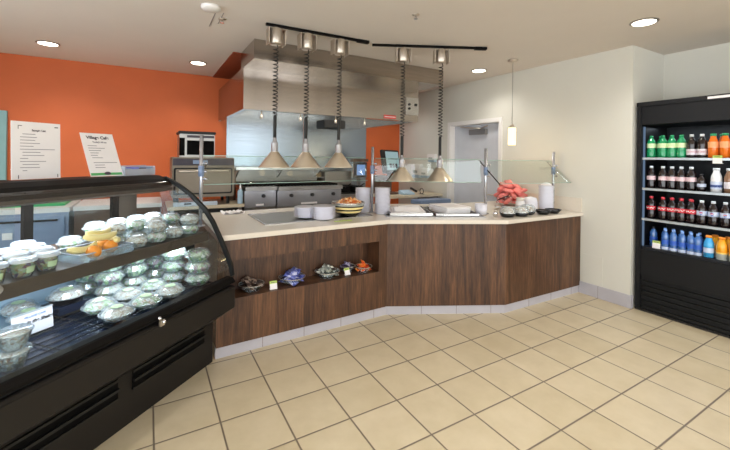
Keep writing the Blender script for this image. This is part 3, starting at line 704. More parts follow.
# oven on its stand
ov = thing('oven_stand', 'low beige-topped steel table carrying the oven', 'table', (.2, 4.98, 0))
MB().box(0, 0, .86, .89, .72, .90).build('table_top', 'beige', ov, bevel=.004); MB().box(.03, .03, .3, .86, .7, .33).build('lower_shelf', 'dsteel', ov)
for x in (.03, .82):
    for y in (.03, .65): MB().box(x, y, 0, x+.04, y+.04, .86).build('leg', 'dsteel', ov)
on = thing('countertop_oven', 'wide steel oven with a dark-edged door standing on the table', 'oven', (.245, 5.05, .9))
MB().box(0, 0, .1, .725, .55, .6).build('oven_body', 'ovenst', on, bevel=.01); MB().box(.02, -.018, .14, .70, 0, .47).build('door_gasket', 'rubber', on, bevel=.01)
dr = MB().box(.04, -.035, .16, .68, -.018, .455).build('oven_door', 'ovenst', on, bevel=.008)
MB().tube([(.08, -.04, .43), (.08, -.07, .43), (.64, -.07, .43), (.64, -.04, .43)], .01).build('door_handle', 'sat', dr)
MB().box(.01, -.012, .5, .715, 0, .585).build('control_panel', 'inkd', on, bevel=.003)
bt = MB().box(.23, -.016, .52, .4, -.012, .565).build('readout', 'bluegrey', on)
for x in (.06, .66):
    for y in (.06, .5): MB().cyl((x, y, .0005), .02, .1, 10).build('foot', 'rubber', on)
mw = thing('microwave_oven', 'boxy steel microwave stacked on top of the wide oven', 'microwave', (.325, 5.1, 1.5005))
MB().box(0, 0, 0, .41, .42, .29).build('case', 'dsteel', mw, bevel=.008); MB().box(-.012, -.02, .29, .42, .43, .325).build('top_cover', 'rubber', mw, bevel=.006)
MB().box(.085, -.014, .03, .40, 0, .21).build('door_window', 'void', mw, bevel=.003); MB().box(.0, -.012, .02, .06, 0, .24).build('side_panel', 'void', mw)
MB().box(.085, -.012, .245, .40, 0, .275).build('vent_strip', 'inkd', mw)
sb = thing('squeeze_bottle', 'pale squeeze bottle at the right edge of the oven table', 'bottle', (1.045, 5.03, .9005))
MB().lathe([(.032, 0), (.034, .01), (.034, .16), (.014, .19)], 16).build('bottle_body', 'liner', sb); MB().lathe([(.015, .19), (.012, .21), (.004, .255)], 12).build('nozzle', 'paper', sb)
st = thing('steel_canister', 'brown upright canister standing behind the squeeze bottle', 'canister', (1.02, 5.45, .9005))
MB().lathe([(.05, 0), (.05, .42)], 18).build('canister_body', 'brown', st); MB().lathe([(.053, .42), (.053, .46), (.02, .48)], 18).build('canister_lid', 'dsteel', st)
MB().box(.03, .06, .33, .86, .68, .84).build('under_cabinet', 'rubber', ov)
tr_ = thing('utensil_tray', 'long silver utensil tray lying under the oven', 'tray', (.26, 4.99, .9005))
MB().box(0, .01, 0, .5, .055, .05).build('tray_body', 'silver', tr_, bevel=.004); MB().box(.12, .005, .02, .2, .01, .04).build('handle', 'rubber', tr_)
# prep counters seen through the case
pf = thing('prep_refrigerator', 'blue-grey prep refrigerator with a white top behind the display case', 'refrigerator', (-2.2, 5.2, 0))
MB().box(0, .02, .1, 1.44, .8, .88).build('cabinet_body', 'bluegrey', pf, bevel=.006); MB().box(-.01, 0, .88, 1.45, .82, .93).build('white_top', 'white', pf, bevel=.004)
for i in range(2):
    dd = MB().box(.02+i*.71, 0, .14, .70+i*.71, .02, .85).build('door', 'bluegrey', pf, bevel=.006)
    MB().box(.08+i*.71, -.025, .79, .64+i*.71, 0, .81).build('door_handle', 'black', dd, bevel=.003)
MB().box(.9, -.002, .62, .98, 0, .69).build('round_sticker', 'paper', pf)
for x in (.06, 1.36):
    for y in (.1, .7): MB().cyl((x, y, 0), .025, .1, 10).build('caster', 'rubber', pf)
tag(MB().box(-1.5, 5.4, .9305, -.82, 5.85, .955).build('cutting_board', 'board', bevel=.006), 'bright green cutting board lying on the blue-grey refrigerator', 'cutting board')
bc = thing('brown_cabinet', 'brown cabinet with a white top beside the blue-grey refrigerator', 'cabinet', (-.72, 5.25, 0))
MB().box(0, .02, 0, .86, .75, .88).build('cabinet_body', 'brown', bc, bevel=.004); MB().box(-.01, 0, .88, .87, .77, .93).build('cabinet_top', 'white', bc, bevel=.004)
for i in range(2): MB().box(.02+i*.42, .0, .06, .42+i*.42, .02, .84).build('door', 'brown', bc, bevel=.004)
tag(MB().box(0, -.004, 0, .075, 0, .1).build('paper_note', 'paper', loc=(-.32, 5.249, .66)), 'small white note stuck on the brown cabinet front', 'note')
# right hand worktop with till, phone, bin; wall boxes
kw = thing('kitchen_worktop', 'pale kitchen worktop on legs in the corner under the till', 'worktop', (3.15, 4.76, 0))
MB().box(0, 0, .89, 1.16, .62, .93).build('table_top', 'beige', kw, bevel=.004); MB().box(.05, .1, .45, 1.1, .6, .48).build('lower_shelf', 'dsteel', kw)
for x in (.03, 1.09):
    for y in (.03, .55): MB().box(x, y, 0, x+.04, y+.04, .89).build('leg', 'dsteel', kw)
ps = thing('order_terminal', 'dark order terminal with a pale tilted screen on the corner worktop', 'terminal', (3.44, 5.0, .9305))
MB().box(-.12, -.02, 0, .12, .2, .03).box(-.03, .06, .03, .03, .12, .45).build('stand', 'brown', ps, bevel=.004)
X = Matrix.Translation((0, .02, .53)) @ Matrix.Rotation(math.radians(-14), 4, 'X') @ Matrix.Rotation(.1, 4, 'Z')
MB().box(-.19, 0, -.19, .17, .05, .2, X).build('monitor_case', 'rubber', ps, bevel=.006); MB().box(-.12, -.004, -.14, .15, 0, .17, X).build('screen', 'screen2', ps)
ws = MB(); 
for k in range(3): ws.box(-.06+.06*k, -.006, -.1, -.02+.06*k, -.0045, -.03, X)
ws.box(-.08, -.006, .04, .12, -.0045, .05, X).build('screen_button', 'inkd', ps)
rp_ = MB().box(-.22, .05, 0, -.02, .3, .3).build('till_printer', 'brown', ps, bevel=.02)
tl = thing('telephone', 'light grey desk telephone on the corner worktop', 'telephone', (3.55, 4.82, .9305))
MB().exx([(0, 0), (.17, 0), (.17, .07), (0, .02)], 0, .22).build('phone_base', 'liner', tl, bevel=.006); MB().tube([(.26, .02, .05), (.26, .1, .07), (.26, .17, .09)], .02).build('handset', 'rubber', tl)
tape = thing('tape_dispenser', 'black ring of a tape dispenser beside the telephone', 'tape dispenser', (3.92, 4.84, .9305))
MB().tube([(.0, .045*math.cos(2*PI*k/20), .05+.045*math.sin(2*PI*k/20)) for k in range(21)], .006, 6).build('ring', 'rubber', tape); MB().box(-.02, -.05, 0, .02, .05, .006).build('dispenser_base', 'rubber', tape)
bn = thing('storage_bin', 'blue-grey storage bin standing below the corner worktop', 'bin', (3.62, 4.5, 0))
MB().prism([(.02, .02), (.62, .02), (.62, .24), (.02, .24)], 0, .80).build('bin_body', 'bluegrey', bn, bevel=.01); MB().box(0, 0, .80, .64, .25, .87).build('bin_lid', 'bluegrey', bn, bevel=.01)
def wallbox(px0, py0, px1, py1, dep, name, label, cat, mt):
    a = atX(px0, py0, WX); c = atX(px1, py1, WX); y0, y1 = min(a.y, c.y), max(a.y, c.y); z0_, z1_ = min(a.z, c.z), max(a.z, c.z)
    t = thing(name, label, cat, (WX, (y0+y1)/2, z0_)); hw, hh = (y1-y0)/2, z1_-z0_
    MB().box(-dep, -hw, hh*.22, -.001, hw, hh).build('housing', mt, t, bevel=.012); MB().box(-dep*.85, -hw*.8, 0, -.001, hw*.8, hh*.22).build('outlet', 'liner', t, bevel=.006)
    MB().box(-dep-.004, -hw*.45, hh*.35, -dep, hw*.45, hh*.55).build('window', 'p_grey', t)
wallbox(415, 164, 424, 178, .1, 'soap_dispenser', 'white soap dispenser on the wall left of the towel dispenser', 'dispenser', 'white')
wallbox(425, 168, 434, 178, .14, 'towel_dispenser', 'white rounded towel dispenser on the wall beside the door', 'dispenser', 'white')
wallbox(430, 154, 438, 162, .08, 'wall_speaker', 'small white box high on the wall above the towel dispenser', 'wall box', 'white')

# ------------------------------------------------------------------ display case (local frame: x along its length, -y towards the customer)
CA = math.radians(41.7); C0 = Vector((.43, 2.93, 0)); RM = Matrix.Rotation(CA, 3, 'Z')
def W(u, v, z): return C0 + RM @ Vector((u, -v, z))
LN = -2.15
cs = thing('display_case', 'black refrigerated display case with curved glass, full of packed food', 'display case', C0, CA)
MB().exx([(0, 0), (0, .305), (.78, .305), (.78, 0)], LN, -.002).build('kick_cabinet', 'brownblk', cs, bevel=.006)
for k in range(3):
    u1 = -.10-k*.655; u0 = u1-.565
    vg = MB().box(u0, -.006, .19, u1, -.0005, .295).build('vent_grille', 'void', cs)
    MB().box(u0, -.02, .235, u1, -.006, .25).box(u0, -.012, .285, u1, -.006, .298).box(u0, -.012, .186, u1, -.006, .196).build('grille_slat', 'rubber', vg)
MB().exx([(0, .30), (-.186, .432), (-.186, .575), (-.172, .588), (-.13, .588), (-.13, .55), (.78, .55), (.78, .30)], LN, 0).build('bumper_panel', 'brownblk', cs, bevel=.004)
MB().exx([(-.15, .588), (-.15, .615), (-.12, .615), (-.12, .588)], LN, -.01).build('gasket', 'rubber', cs)
MB().exx([(-.188, .612), (-.19, .625), (-.165, .652), (-.12, .655), (-.12, .612)], LN, -.004).build('glass_rail', 'black', cs, bevel=.004)
lk = MB().box(-.665, -.205, .575, -.635, -.186, .61).build('latch', 'sat', cs, bevel=.003)
MB().ball((-.65, -.21, .60), .012).ball((-.67, -.2, .625), .011).build('lock_knob', 'chrome', lk)
MB().box(LN+.02, -.118, .551, -.02, .70, .60).build('deck_floor', 'deckblue', cs)
MB().box(LN+.02, .70, .60, -.02, .72, .94).build('back_liner', 'liner', cs)
MB().box(LN+.02, .44, .601, -.02, .70, .61).build('deck_riser', 'liner', cs)
wr = MB()
for k in range(9): wr.tube([(LN+.05, -.1+.055*k, .616), (-.03, -.1+.055*k, .616)], .003, 5)
for k in range(9): wr.tube([(-.1-.24*k, -.11, .61), (-.1-.24*k, .42, .61)], .003, 5)
wr.build('wire_rack', 'rubber', cs)
MB().box(LN+.02, .05, .945, -.02, .66, .962).build('food_shelf', 'shelfc', cs)
MB().box(LN+.02, .04, .90, -.02, .05, .966).build('price_rail', 'shelfc', cs)
sb_ = MB()
for u in (-.3, -1.0, -1.7): sb_.exx([(.1, .945), (.7, .945), (.7, .86)], u-.006, u+.006)
sb_.build('shelf_bracket', 'black', cs)
prof = [(.165, .655), (.150, .73), (.110, .815), (.062, .907), (-.012, 1.034), (-.088, 1.127), (-.225, 1.233), (-.335, 1.295), (-.41, 1.325)]
gv = []
for v, z in prof: gv += [(LN, -v, z), (-.008, -v, z)]
MB().add(gv, [(2*i, 2*i+1, 2*i+3, 2*i+2) for i in range(len(prof)-1)], True).build('curved_glass', 'casegl', cs)
eg = [(-.008, -v, z) for v, z in prof]+[(-.008, .76, 1.30), (-.008, .76, .60), (-.008, -.12, .60)]
MB().add(eg, [tuple(range(len(eg)))]).build('end_glass', 'casegl', cs)
et = MB()
full_prof = prof+[(-.48, 1.352)]
for i in range(len(full_prof)-1):
    (v0, z0_), (v1, z1_) = full_prof[i], full_prof[i+1]
    et.add([(x, -(v+dv), z+dz) for x in (-.016, .004) for v, z in (full_prof[i], full_prof[i+1]) for dv, dz in ((.012, .010), (-.012, -.010))], [(0, 1, 3, 2), (4, 6, 7, 5), (0, 2, 6, 4), (1, 5, 7, 3), (0, 4, 5, 1), (2, 3, 7, 6)])
et.build('glass_edge_trim', 'rubber', cs)
MB().exx([(.40, 1.285), (.40, 1.315), (.455, 1.345), (.53, 1.368), (.80, 1.368), (.80, 1.27), (.47, 1.27)], LN, 0).build('top_canopy', 'black', cs, bevel=.006)
MB().exx([(.395, 1.262), (.395, 1.282), (.46, 1.268), (.46, 1.245)], LN, -.01).build('canopy_lip', 'shelfc', cs)
MB().cyl((0, 0, 0), .011, -LN-.12, 10, Matrix.Translation((-.06, .52, 1.255)) @ Matrix.Rotation(-PI/2, 4, 'Y')).build('light_tube', 'ledw', cs)
bd = MB()
for u in (LN+.02, -1.47, -.78, -.22): bd.exx([(.74, .60), (.74, 1.27), (.77, 1.27), (.77, .60)], u, u+.05)
bd.exx([(.74, .60), (.74, .64), (.77, .64), (.77, .60)], LN, -.01)
bd.build('rear_door_frame', 'black', cs)
for u in (LN+.07, -1.42, -.73): MB().box(u, .75, .64, u+(.6 if u < -1 else .51), .756, 1.27).build('rear_glass_door', 'casegl', cs)
MB().box(-.17, .75, .6, -.012, .765, 1.27).build('rear_end_panel', 'shelfc', cs)
for v, z, en, sy in ((-.45, 1.235, 24, .05), (-.15, .89, 11, .04)):
    la = bpy.data.lights.new('case_light', 'AREA'); la.shape = 'RECTANGLE'; la.size = 1.9; la.size_y = sy; la.energy = en*(1 if z > 1 else .75); la.color = (.86, .94, 1)
    lo = bpy.data.objects.new('case_light', la); col.objects.link(lo); lo.parent = cs; lo.location = (-1.05, -v, z); lo.rotation_euler = (math.radians(10 if z > 1 else 18), 0, 0)
# signs standing on the case
def sheet_sign(u, v, w_, h_, lean, rz, label, name='sign_holder'):
    o = thing(name, label, 'sign', W(u, v, 1.3685), CA+rz)
    X = Matrix.Rotation(-lean, 4, 'X')
    MB().box(-w_/2, -.001, .004, w_/2, .001, h_, X).build('paper_sheet', 'paper', o)
    MB().box(-w_/2-.004, .0015, 0, w_/2+.004, .0025, h_+.003, X).build('acrylic_holder', 'acrylic', o)
    MB().box(-w_/2, -.01, 0, w_/2, .06, .003).build('holder_foot', 'glass', o)
    return o, X
def on_sheet(X, x, z, y=-.0018): return X @ Vector((x, y, z))
s1, X1 = sheet_sign(-.755, -.67, .255, .345, .03, -.02, 'white printed list in a clear upright holder, left on the case top')
lines = MB(); 
for k in range(13):
    z = .27-.018*k; x0 = -.085+random.choice((0, 0, .012)); x1 = random.uniform(-.01, .10) if k % 4 else random.uniform(-.05, 0)
    lines.box(x0, -.0016, z, x1, -.0012, z+.0035, X1)
lines.build('printed_lines', 'ink', s1)
text('Sample List', .016, 'inkd', s1, on_sheet(X1, .01, .295), (PI/2+.0-.03, 0, 0))
cm = MB().box(-.095, -.0016, .318, -.075, -.0012, .322, X1).box(-.095, -.0016, .30, -.092, -.0012, .322, X1).box(.095, -.0016, .318, .115, -.0012, .324, X1).box(-.095, -.0016, .01, -.091, -.0012, .03, X1).box(.11, -.0016, .01, .114, -.0012, .03, X1).build('corner_mark', 'inkd', s1)
s2, X2 = sheet_sign(-.345, -.63, .22, .335, .42, -.1, 'white cafe flyer with a green foot band, leaning back on the case top')
text('Village Cafe', .032, 'inkd', s2, on_sheet(X2, 0, .30), (PI/2-.42, 0, 0))
text('Today\'s Menu', .017, 'ink', s2, on_sheet(X2, .005, .265), (PI/2-.42, 0, 0))
lines = MB()
for k, (x0, x1) in enumerate(((-.08, -.02), (-.08, .03), (-.08, 0), (-.075, -.02), (-.075, -.03), (-.07, .0), None, (-.07, .09), (-.065, 0), (-.065, 0))) if False else []: pass
for k, q in enumerate([(-.08, -.02), (-.08, .03), (-.08, 0), (-.075, -.02), (-.075, -.03), (-.07, .0), None, (-.07, .09), (-.065, 0), (-.065, 0)]):
    if q: lines.box(q[0], -.0016, .235-.0185*k, q[1], -.0012, .239-.0185*k, X2)
lines.build('printed_lines', 'ink', s2)
MB().box(-.105, -.0016, .012, .105, -.0012, .03, X2).build('green_band', 'green', s2)
MB().lathe([(.02, 0), (.02, .0008)], 20, mat=X2 @ Matrix.Translation((.005, -.0016, .025)) @ Matrix.Rotation(PI/2, 4, 'X'), squash=(1.1, .6)).build('oval_emblem', 'inkd', s2)
ob = thing('organizer_bin', 'small clear organizer bin of supplies on the case top corner', 'organizer', W(-.10, -.66, 1.3685), CA)
MB().box(-.13, -.05, 0, .13, .05, .004).box(-.13, -.05, .004, .13, -.047, .05).box(-.13, .047, .004, .13, .05, .075).box(-.13, -.05, .004, -.127, .05, .07).box(.127, -.05, .004, .13, .05, .07).build('clear_box', 'lidp', ob)
for k, mt in enumerate(('bluegrey', 'p_blue', 'inkd', 'bluegrey')): 
    tag(MB().box(-.028, -.035, .005, .028, .035, .055+.008*(k % 2)).build('supply_packet', mt, loc=W(-.192+.061*k, -.66, 1.3685), rz=CA), f'{ORD[k]} packet from the left in the clear organizer bin', 'packet', 'packets in the organizer bin')

# --- packed food
def clamshell(foodm, label, basem='plastic', r=.076, h=.066, sticker=True, name='salad_box', oct_=8):
    t = thing(name, label, 'food container')
    MB().lathe([(r*.72, 0), (r*.78, .002), (r*.95, h*.42), (r*1.06, h*.45), (r*1.06, h*.48), (r*.9, h*.46), (r*.7, .004)], oct_*2, caps=(True, False), smooth=False).build('base_tray', basem, t)
    MB().lathe([(r*1.05, h*.49), (r*.95, h*.52), (r*.8, h*.9), (r*.62, h), (r*.5, h*.97), (.001, h*.96)], oct_*2, caps=(False, False), smooth=False).build('dome_lid', 'dome', t)
    fp = MB(); seg = 14; rows = [(.7, .06), (.9, .42), (.86, .55), (.6, .8), (.3, .86), (.01, .84)]
    vs = []
    for i, (q, z) in enumerate(rows):
        for k in range(seg):
            a = 2*PI*k/seg; jr = 1+random.uniform(-.07, .05)*(0 < i < 5); vs.append((r*q*jr*math.cos(a), r*q*jr*math.sin(a), h*(z+random.uniform(-.06, .06)*(i > 1))))
    fp.add(vs, [(i*seg+k, i*seg+(k+1) % seg, (i+1)*seg+(k+1) % seg, (i+1)*seg+k) for i in range(len(rows)-1) for k in range(seg)], True).build('food', foodm, t)
    if sticker: MB().lathe([(r*.36, h*.985), (r*.36, h*.995)], 16).build('lid_sticker', sticker if isinstance(sticker, str) else 'paper', t)
    return t
def deli_cup(label):
    t = thing('fruit_cup', label, 'food cup')
    MB().lathe([(.034, 0), (.036, .002), (.048, .068), (.051, .07), (.047, .068), (.034, .004)], 20, caps=(True, False)).build('clear_cup', 'plastic', t)
    MB().lathe([(.0535, .069), (.0535, .076), (.049, .084), (.044, .086), (.04, .082), (.001, .082)], 22, caps=(False, False)).build('cup_lid', 'lidp', t)
    MB().lathe([(.032, .004), (.044, .055), (.03, .066), (.001, .067)], 16, caps=(True, False)).build('food', 'fruit', t)
    a = [(.0495*math.cos(q), .0495*math.sin(q)) for q in [-PI/2-.55+.11*k for k in range(11)]]
    vs = []
    for z, r in ((.02, .0405), (.048, .0455)): vs += [(r*math.cos(q), r*math.sin(q), z) for q in [-PI/2-.5+.1*k for k in range(11)]]
    MB().add(vs, [(k, k+1, 12+k, 11+k) for k in range(10)], True).build('cup_sticker', 'pale', t)
    return t
SZ = .9625
P1 = Proto(deli_cup(''))
cupdef = [(-1.03, -.125, 'frontmost fruit cup nearest the oranges on the shelf', 0), (-1.135, -.115, 'second fruit cup from the oranges in the front row', 0), (-1.245, -.115, 'third fruit cup from the oranges in the front row', 0), (-1.355, -.115, 'fourth fruit cup from the oranges in the front row', 0),
          (-.985, -.235, 'fruit cup of the second row nearest the oranges', 0), (-1.095, -.235, 'second fruit cup from the oranges in the second row', 0), (-1.205, -.235, 'third fruit cup from the oranges in the second row', 0), (-1.32, -.235, 'fourth fruit cup from the oranges in the second row', 0),
          (-.95, -.36, 'fruit cup of the third row nearest the oranges', 0), (-1.06, -.36, 'second fruit cup from the oranges in the third row', 0), (-1.17, -.36, 'third fruit cup from the oranges in the third row', 0),
          (-.93, -.475, 'fruit cup at the very back of the shelf, nearest the bananas', 0)]
for u, v, l, z in cupdef: P1.put(W(u, v, SZ), CA+random.uniform(-.3, .3), l, 'fruit cups on the case shelf')
tag(MB().lathe([(.03, 0), (.032, .002), (.001, .003)], 20, caps=(True, False), squash=(1.9, 1)).build('shelf_label', 'paper', loc=W(-1.31, -.035, .967), rz=CA), 'white oval label lying at the shelf front before the cups', 'label')
bl = o = bpy.data.objects[[x.name for x in bpy.data.objects if x.name.startswith('shelf_label')][-1]]
o.rotation_euler = (math.radians(55), 0, CA); o.location = W(-1.31, -.034, .955)
# fruit basket
fb = thing('fruit_tray', 'clear rectangular tray of bananas and oranges on the shelf', 'tray', W(-.77, -.17, SZ), CA)
q = MB().box(-.15, -.115, 0, .15, .115, .004)
for x0, y0, x1, y1 in ((-.15, -.115, .15, -.112), (-.15, .112, .15, .115), (-.15, -.112, -.147, .112), (.147, -.112, .15, .112)): q.box(x0, y0, .004, x1, y1, .045)
q.build('tray_body', 'plastic', fb)
rr = MB().tube([(-.15, -.115, .045), (.15, -.115, .045), (.15, .115, .045), (-.15, .115, .045), (-.15, -.115, .045)], .004, 6).build('tray_rim', 'lidp', fb)
def banana(label, loc, rz, tilt):
    t = thing('banana', label, 'banana', loc, rz); n = 14
    pth = []; rs = []
    for k in range(n+1):
        a = -0.75+1.5*k/n; pth.append((.135*math.sin(a), .135*(1-math.cos(a)), 0)); s = k/n; rs.append(.019*min(1, (s+.05)*5)**.5*min(1, (1.02-s)*4)**.6)
    X = Matrix.Rotation(tilt, 4, 'X')
    MB().tube([X @ Vector(p) for p in pth], .02, 6, rs=rs).build('peel', 'banana', t)
    MB().tube([X @ Vector(pth[-1]), X @ (Vector(pth[-1])+Vector((.018, .012, 0)))], .005, 6).build('stem', 'stem', t)
banana('pale banana lying lowest and leftmost in the fruit tray', W(-.84, -.12, SZ+.055), CA+.25, .5)
banana('pale banana lying across the two oranges', W(-.74, -.13, SZ+.1), CA-.05, .4)
banana('yellow banana highest and furthest right in the fruit tray', W(-.68, -.22, SZ+.105), CA+.3, .5)
banana('yellow banana at the right end of the fruit tray', W(-.655, -.16, SZ+.07), CA+1.3, .3)
for u, v, z, l in ((-.83, -.085, .042, 'orange at the front of the fruit tray beside the cups'), (-.715, -.115, .042, 'orange under the crossing banana, in the middle of the tray'), (-.66, -.235, .042, 'orange at the back right of the fruit tray')):
    t = thing('orange_fruit', l, 'orange', W(u, v, SZ+z)); MB().ball((0, 0, 0), .037, sz=.94).build('peel', 'orangef', t); MB().cyl((0, 0, .034), .003, .003, 8).build('stem', 'stem', t)
# clamshells on the shelf
PA = Proto(clamshell('grain', '', r=.068, h=.068)); PB = Proto(clamshell('salad', '', r=.068, h=.068, sticker='silver'))
ROWN = ['front row', 'middle row', 'back row']
CN = ['at the glass end', 'second from the glass end', 'third from the glass end', 'fourth from the glass end', 'fifth from the glass end']
for r, v in enumerate((-.135, -.285, -.43)):
    for c in range(4):
        u = -.105-.142*c - .02*r
        for layer in range(2):
            if r == 0 and layer == 1 and c in (1, 3): continue
            lab = f'{"" if r == 0 and c in (1, 3) else "lower " if layer == 0 else "upper "}domed salad box, shelf {ROWN[r]}, {CN[c]}'
            (PA if (r+c+layer) % 2 else PB).put(W(u+random.uniform(-.004, .004), v, SZ+layer*.0685), CA+random.uniform(-.2, .2), lab, 'salad boxes on the case shelf')
PB.put(W(-.70, -.46, SZ), CA, 'clear domed salad box standing behind the fruit tray', 'salad boxes on the case shelf')
# lower deck
DZ0 = .6195
GA = Proto(clamshell('grain', '', r=.085, h=.066, sticker='pale')); GB = Proto(clamshell('lettuce', '', r=.085, h=.08, sticker=False)); GC = Proto(clamshell('salad', '', r=.085, h=.066, sticker='pale'))
gd = 'salad boxes on the lower deck'
for u, v, pr, l, z in ((-.735, -.035, GA, 'front row, first from the sign', 0), (-.555, -.03, GC, 'front row, second from the sign', 0), (-.375, -.03, GA, 'front row, third from the sign', 0),
                    (-.70, -.215, GC, 'second row, first from the sign', 0), (-.52, -.215, GA, 'second row, second from the sign', 0), (-.345, -.205, GC, 'second row, third from the sign', 0)):
    pr.put(W(u, v, DZ0), CA+random.uniform(-.2, .2), f'clear salad box on the lower deck, {l}', gd)
for u, v, l in ((-.13, -.03, 'front right corner'), (-.16, -.215, 'second row by the end glass'), (-.33, -.39, 'third row, one place from the end glass'), (-.14, -.40, 'third row by the end glass'), (-.51, -.39, 'third row, two places from the end glass'), (-.33, -.57, 'rear row, one place from the end glass'), (-.14, -.58, 'rear row by the end glass'), (-.52, -.575, 'rear row, two places from the end glass')):
    n3 = 3
    for k in range(n3):
        (GB if (k or 'front' in l) else GC).put(W(u, v, DZ0+k*.082), CA+random.uniform(-.3, .3), f'{["lower", "upper" if n3 == 2 else "middle", "topmost"][k]} lettuce box of the stack, {l}', 'stacked lettuce boxes on the lower deck', (1, 1, 1.2) if not k and 'front' not in l else None)
BT = clamshell('grain', 'white-lidded food box with a black base behind the sign', 'blacktray', r=.092, h=.075, sticker='pale', name='black_food_box')
BT.location = W(-.745, -.42, DZ0+.045); BT.rotation_euler.z = CA
ri = MB().box(-.09, -.08, 0, .09, .08, .044)
tag(ri.build('display_riser', 'deckblue', loc=W(-.745, -.42, DZ0+.0005), rz=CA, bevel=.004), 'dark block raising the black-based food box', 'block')
GC.put(W(-.93, -.43, DZ0), CA, 'clear salad box half hidden by the white sign card', gd)
GA.put(W(-.58, -.40+.0, DZ0) if False else W(-.88, -.60, DZ0), CA, 'clear salad box at the rear of the deck behind the sign', gd)
cd = thing('sign_card', 'white handwritten sign card standing on the lower deck', 'sign', W(-1.005, -.255, DZ0), CA-.03)
X3 = Matrix.Rotation(-.12, 4, 'X')
MB().box(-.088, -.001, .002, .088, .001, .112, X3).build('card', 'china', cd); MB().box(-.09, -.004, .108, .09, .004, .114, X3).build('top_fold', 'silver', cd); MB().box(-.088, .0, 0, .088, .05, .002).build('card_foot', 'paper', cd)
text('VILLAGE CAFE', .015, 'inkb', cd, on_sheet(X3, .01, .088), (PI/2-.12, 0, 0)); text('Made in the Shake', .023, 'rubber', cd, on_sheet(X3, 0, .062), (PI/2-.12, 0, 0), shear=.3)
def salad_cup(label, loc):
    t = thing('salad_cup', label, 'food cup', loc, CA)
    MB().lathe([(.042, 0), (.044, .002), (.06, .068), (.064, .07), (.058, .068), (.042, .004)], 22, caps=(True, False)).build('clear_cup', 'plastic', t)
    MB().lathe([(.065, .069), (.065, .076), (.058, .08), (.001, .08)], 22, caps=(False, False)).build('cup_lid', 'dome', t)
    MB().lathe([(.04, .004), (.056, .058), (.03, .066), (.001, .067)], 16, caps=(True, False)).build('food', 'grain', t)
gp = 'salad cups stacked beside the sign'
salad_cup('lower clear cup of the two stacked before the sign card', W(-1.235, .005, DZ0)); salad_cup('upper clear cup of the two stacked before the sign card', W(-1.23, .005, DZ0+.0805))
salad_cup('lower clear cup of the stacked pair at the left picture edge', W(-1.375, -.02, DZ0)); salad_cup('upper clear cup of the stacked pair at the left picture edge', W(-1.37, -.02, DZ0+.0805))

# ------------------------------------------------------------------ snacks in the niche
NZ = nz0+.0005
def snack_bowl(x, y, r, label, mt, pl_, grp, n=9, s=1.0):
    t = thing('snack_bowl', label, 'bowl', (x, y, NZ))
    MB().lathe([(r*.55, 0), (r*.6, .001), (r, .055), (r*1.04, .056), (r*.97, .055), (r*.56, .004)], 10, caps=(True, False), smooth=False).build('clear_bowl', 'plastic', t)
    MB().tube([(r*1.02*math.cos(2*PI*k/20), r*1.02*math.sin(2*PI*k/20), .056) for k in range(21)], .003, 5).build('bowl_rim', 'sat', t)
    p0 = tag(pillow(.105*s, .07*s, .024*s).build('snack_packet', mt), pl_, 'snack packet', grp)
    for k in range(n):
        o = p0 if k == 0 else p0.copy()
        if k: col.objects.link(o)
        a = 2*PI*k/5+k*.2; q = r*(.5 if k < 5 else .28); z = .03 if k < 5 else .066 if k < 8 else .09
        o.location = (x+q*math.cos(a), y+q*math.sin(a), NZ+z+random.uniform(0, .008)); o.rotation_euler = (random.uniform(-.6, .6), random.uniform(-.6, .6), random.uniform(0, 6))
snack_bowl(.735, 3.07, .098, 'clear snack bowl of dark packets beside the display case', 'print_dark', 'dark snack packet piled in the bowl beside the display case', 'dark snack packets', 8)
snack_bowl(1.085, 3.085, .112, 'clear snack bowl of blue packets right of the first tag', 'print_blue', 'blue snack packet piled in the second bowl', 'blue snack packets', 10)
snack_bowl(1.42, 3.09, .112, 'clear snack bowl of grey-green packets in the niche middle', 'print_grey', 'grey-green snack packet piled in the third bowl', 'grey-green snack packets', 9)
snack_bowl(1.66, 3.145, .07, 'small clear bowl of purple packets behind the last tag', 'print_violet', 'small purple snack packet in the bowl behind the last tag', 'purple snack packets', 8, .75)
snack_bowl(1.785, 3.065, .082, 'small clear bowl of orange packets at the niche right end', 'print_orange', 'small orange snack packet in the rightmost niche bowl', 'orange snack packets', 8, .75)
def price_tag(x, y, z, rz, lean, label, sc=1):
    t = thing('price_tag', label, 'price tag', (x, y, z), rz); X = Matrix.Rotation(-lean, 4, 'X')
    MB().box(-.026*sc, -.001, 0, .026*sc, .001, .04*sc, X).build('card', 'paper', t); MB().box(-.026*sc, -.001, .04*sc, .026*sc, .001, .058*sc, X).build('green_header', 'tagg', t)
    MB().box(-.026*sc, .0, 0, .026*sc, .03, .002).build('card_foot', 'paper', t)
    MB().box(-.016*sc, -.0016, .046*sc, .016*sc, -.001, .05*sc, X).build('print', 'inkd', t)
price_tag(.90, 3.0, NZ, 0, .35, 'white and green price tag between the dark and blue snack bowls', 1.15)
price_tag(1.61, 3.045, NZ, .1, .5, 'white and green price tag between the grey-green and orange bowls', 1.1)

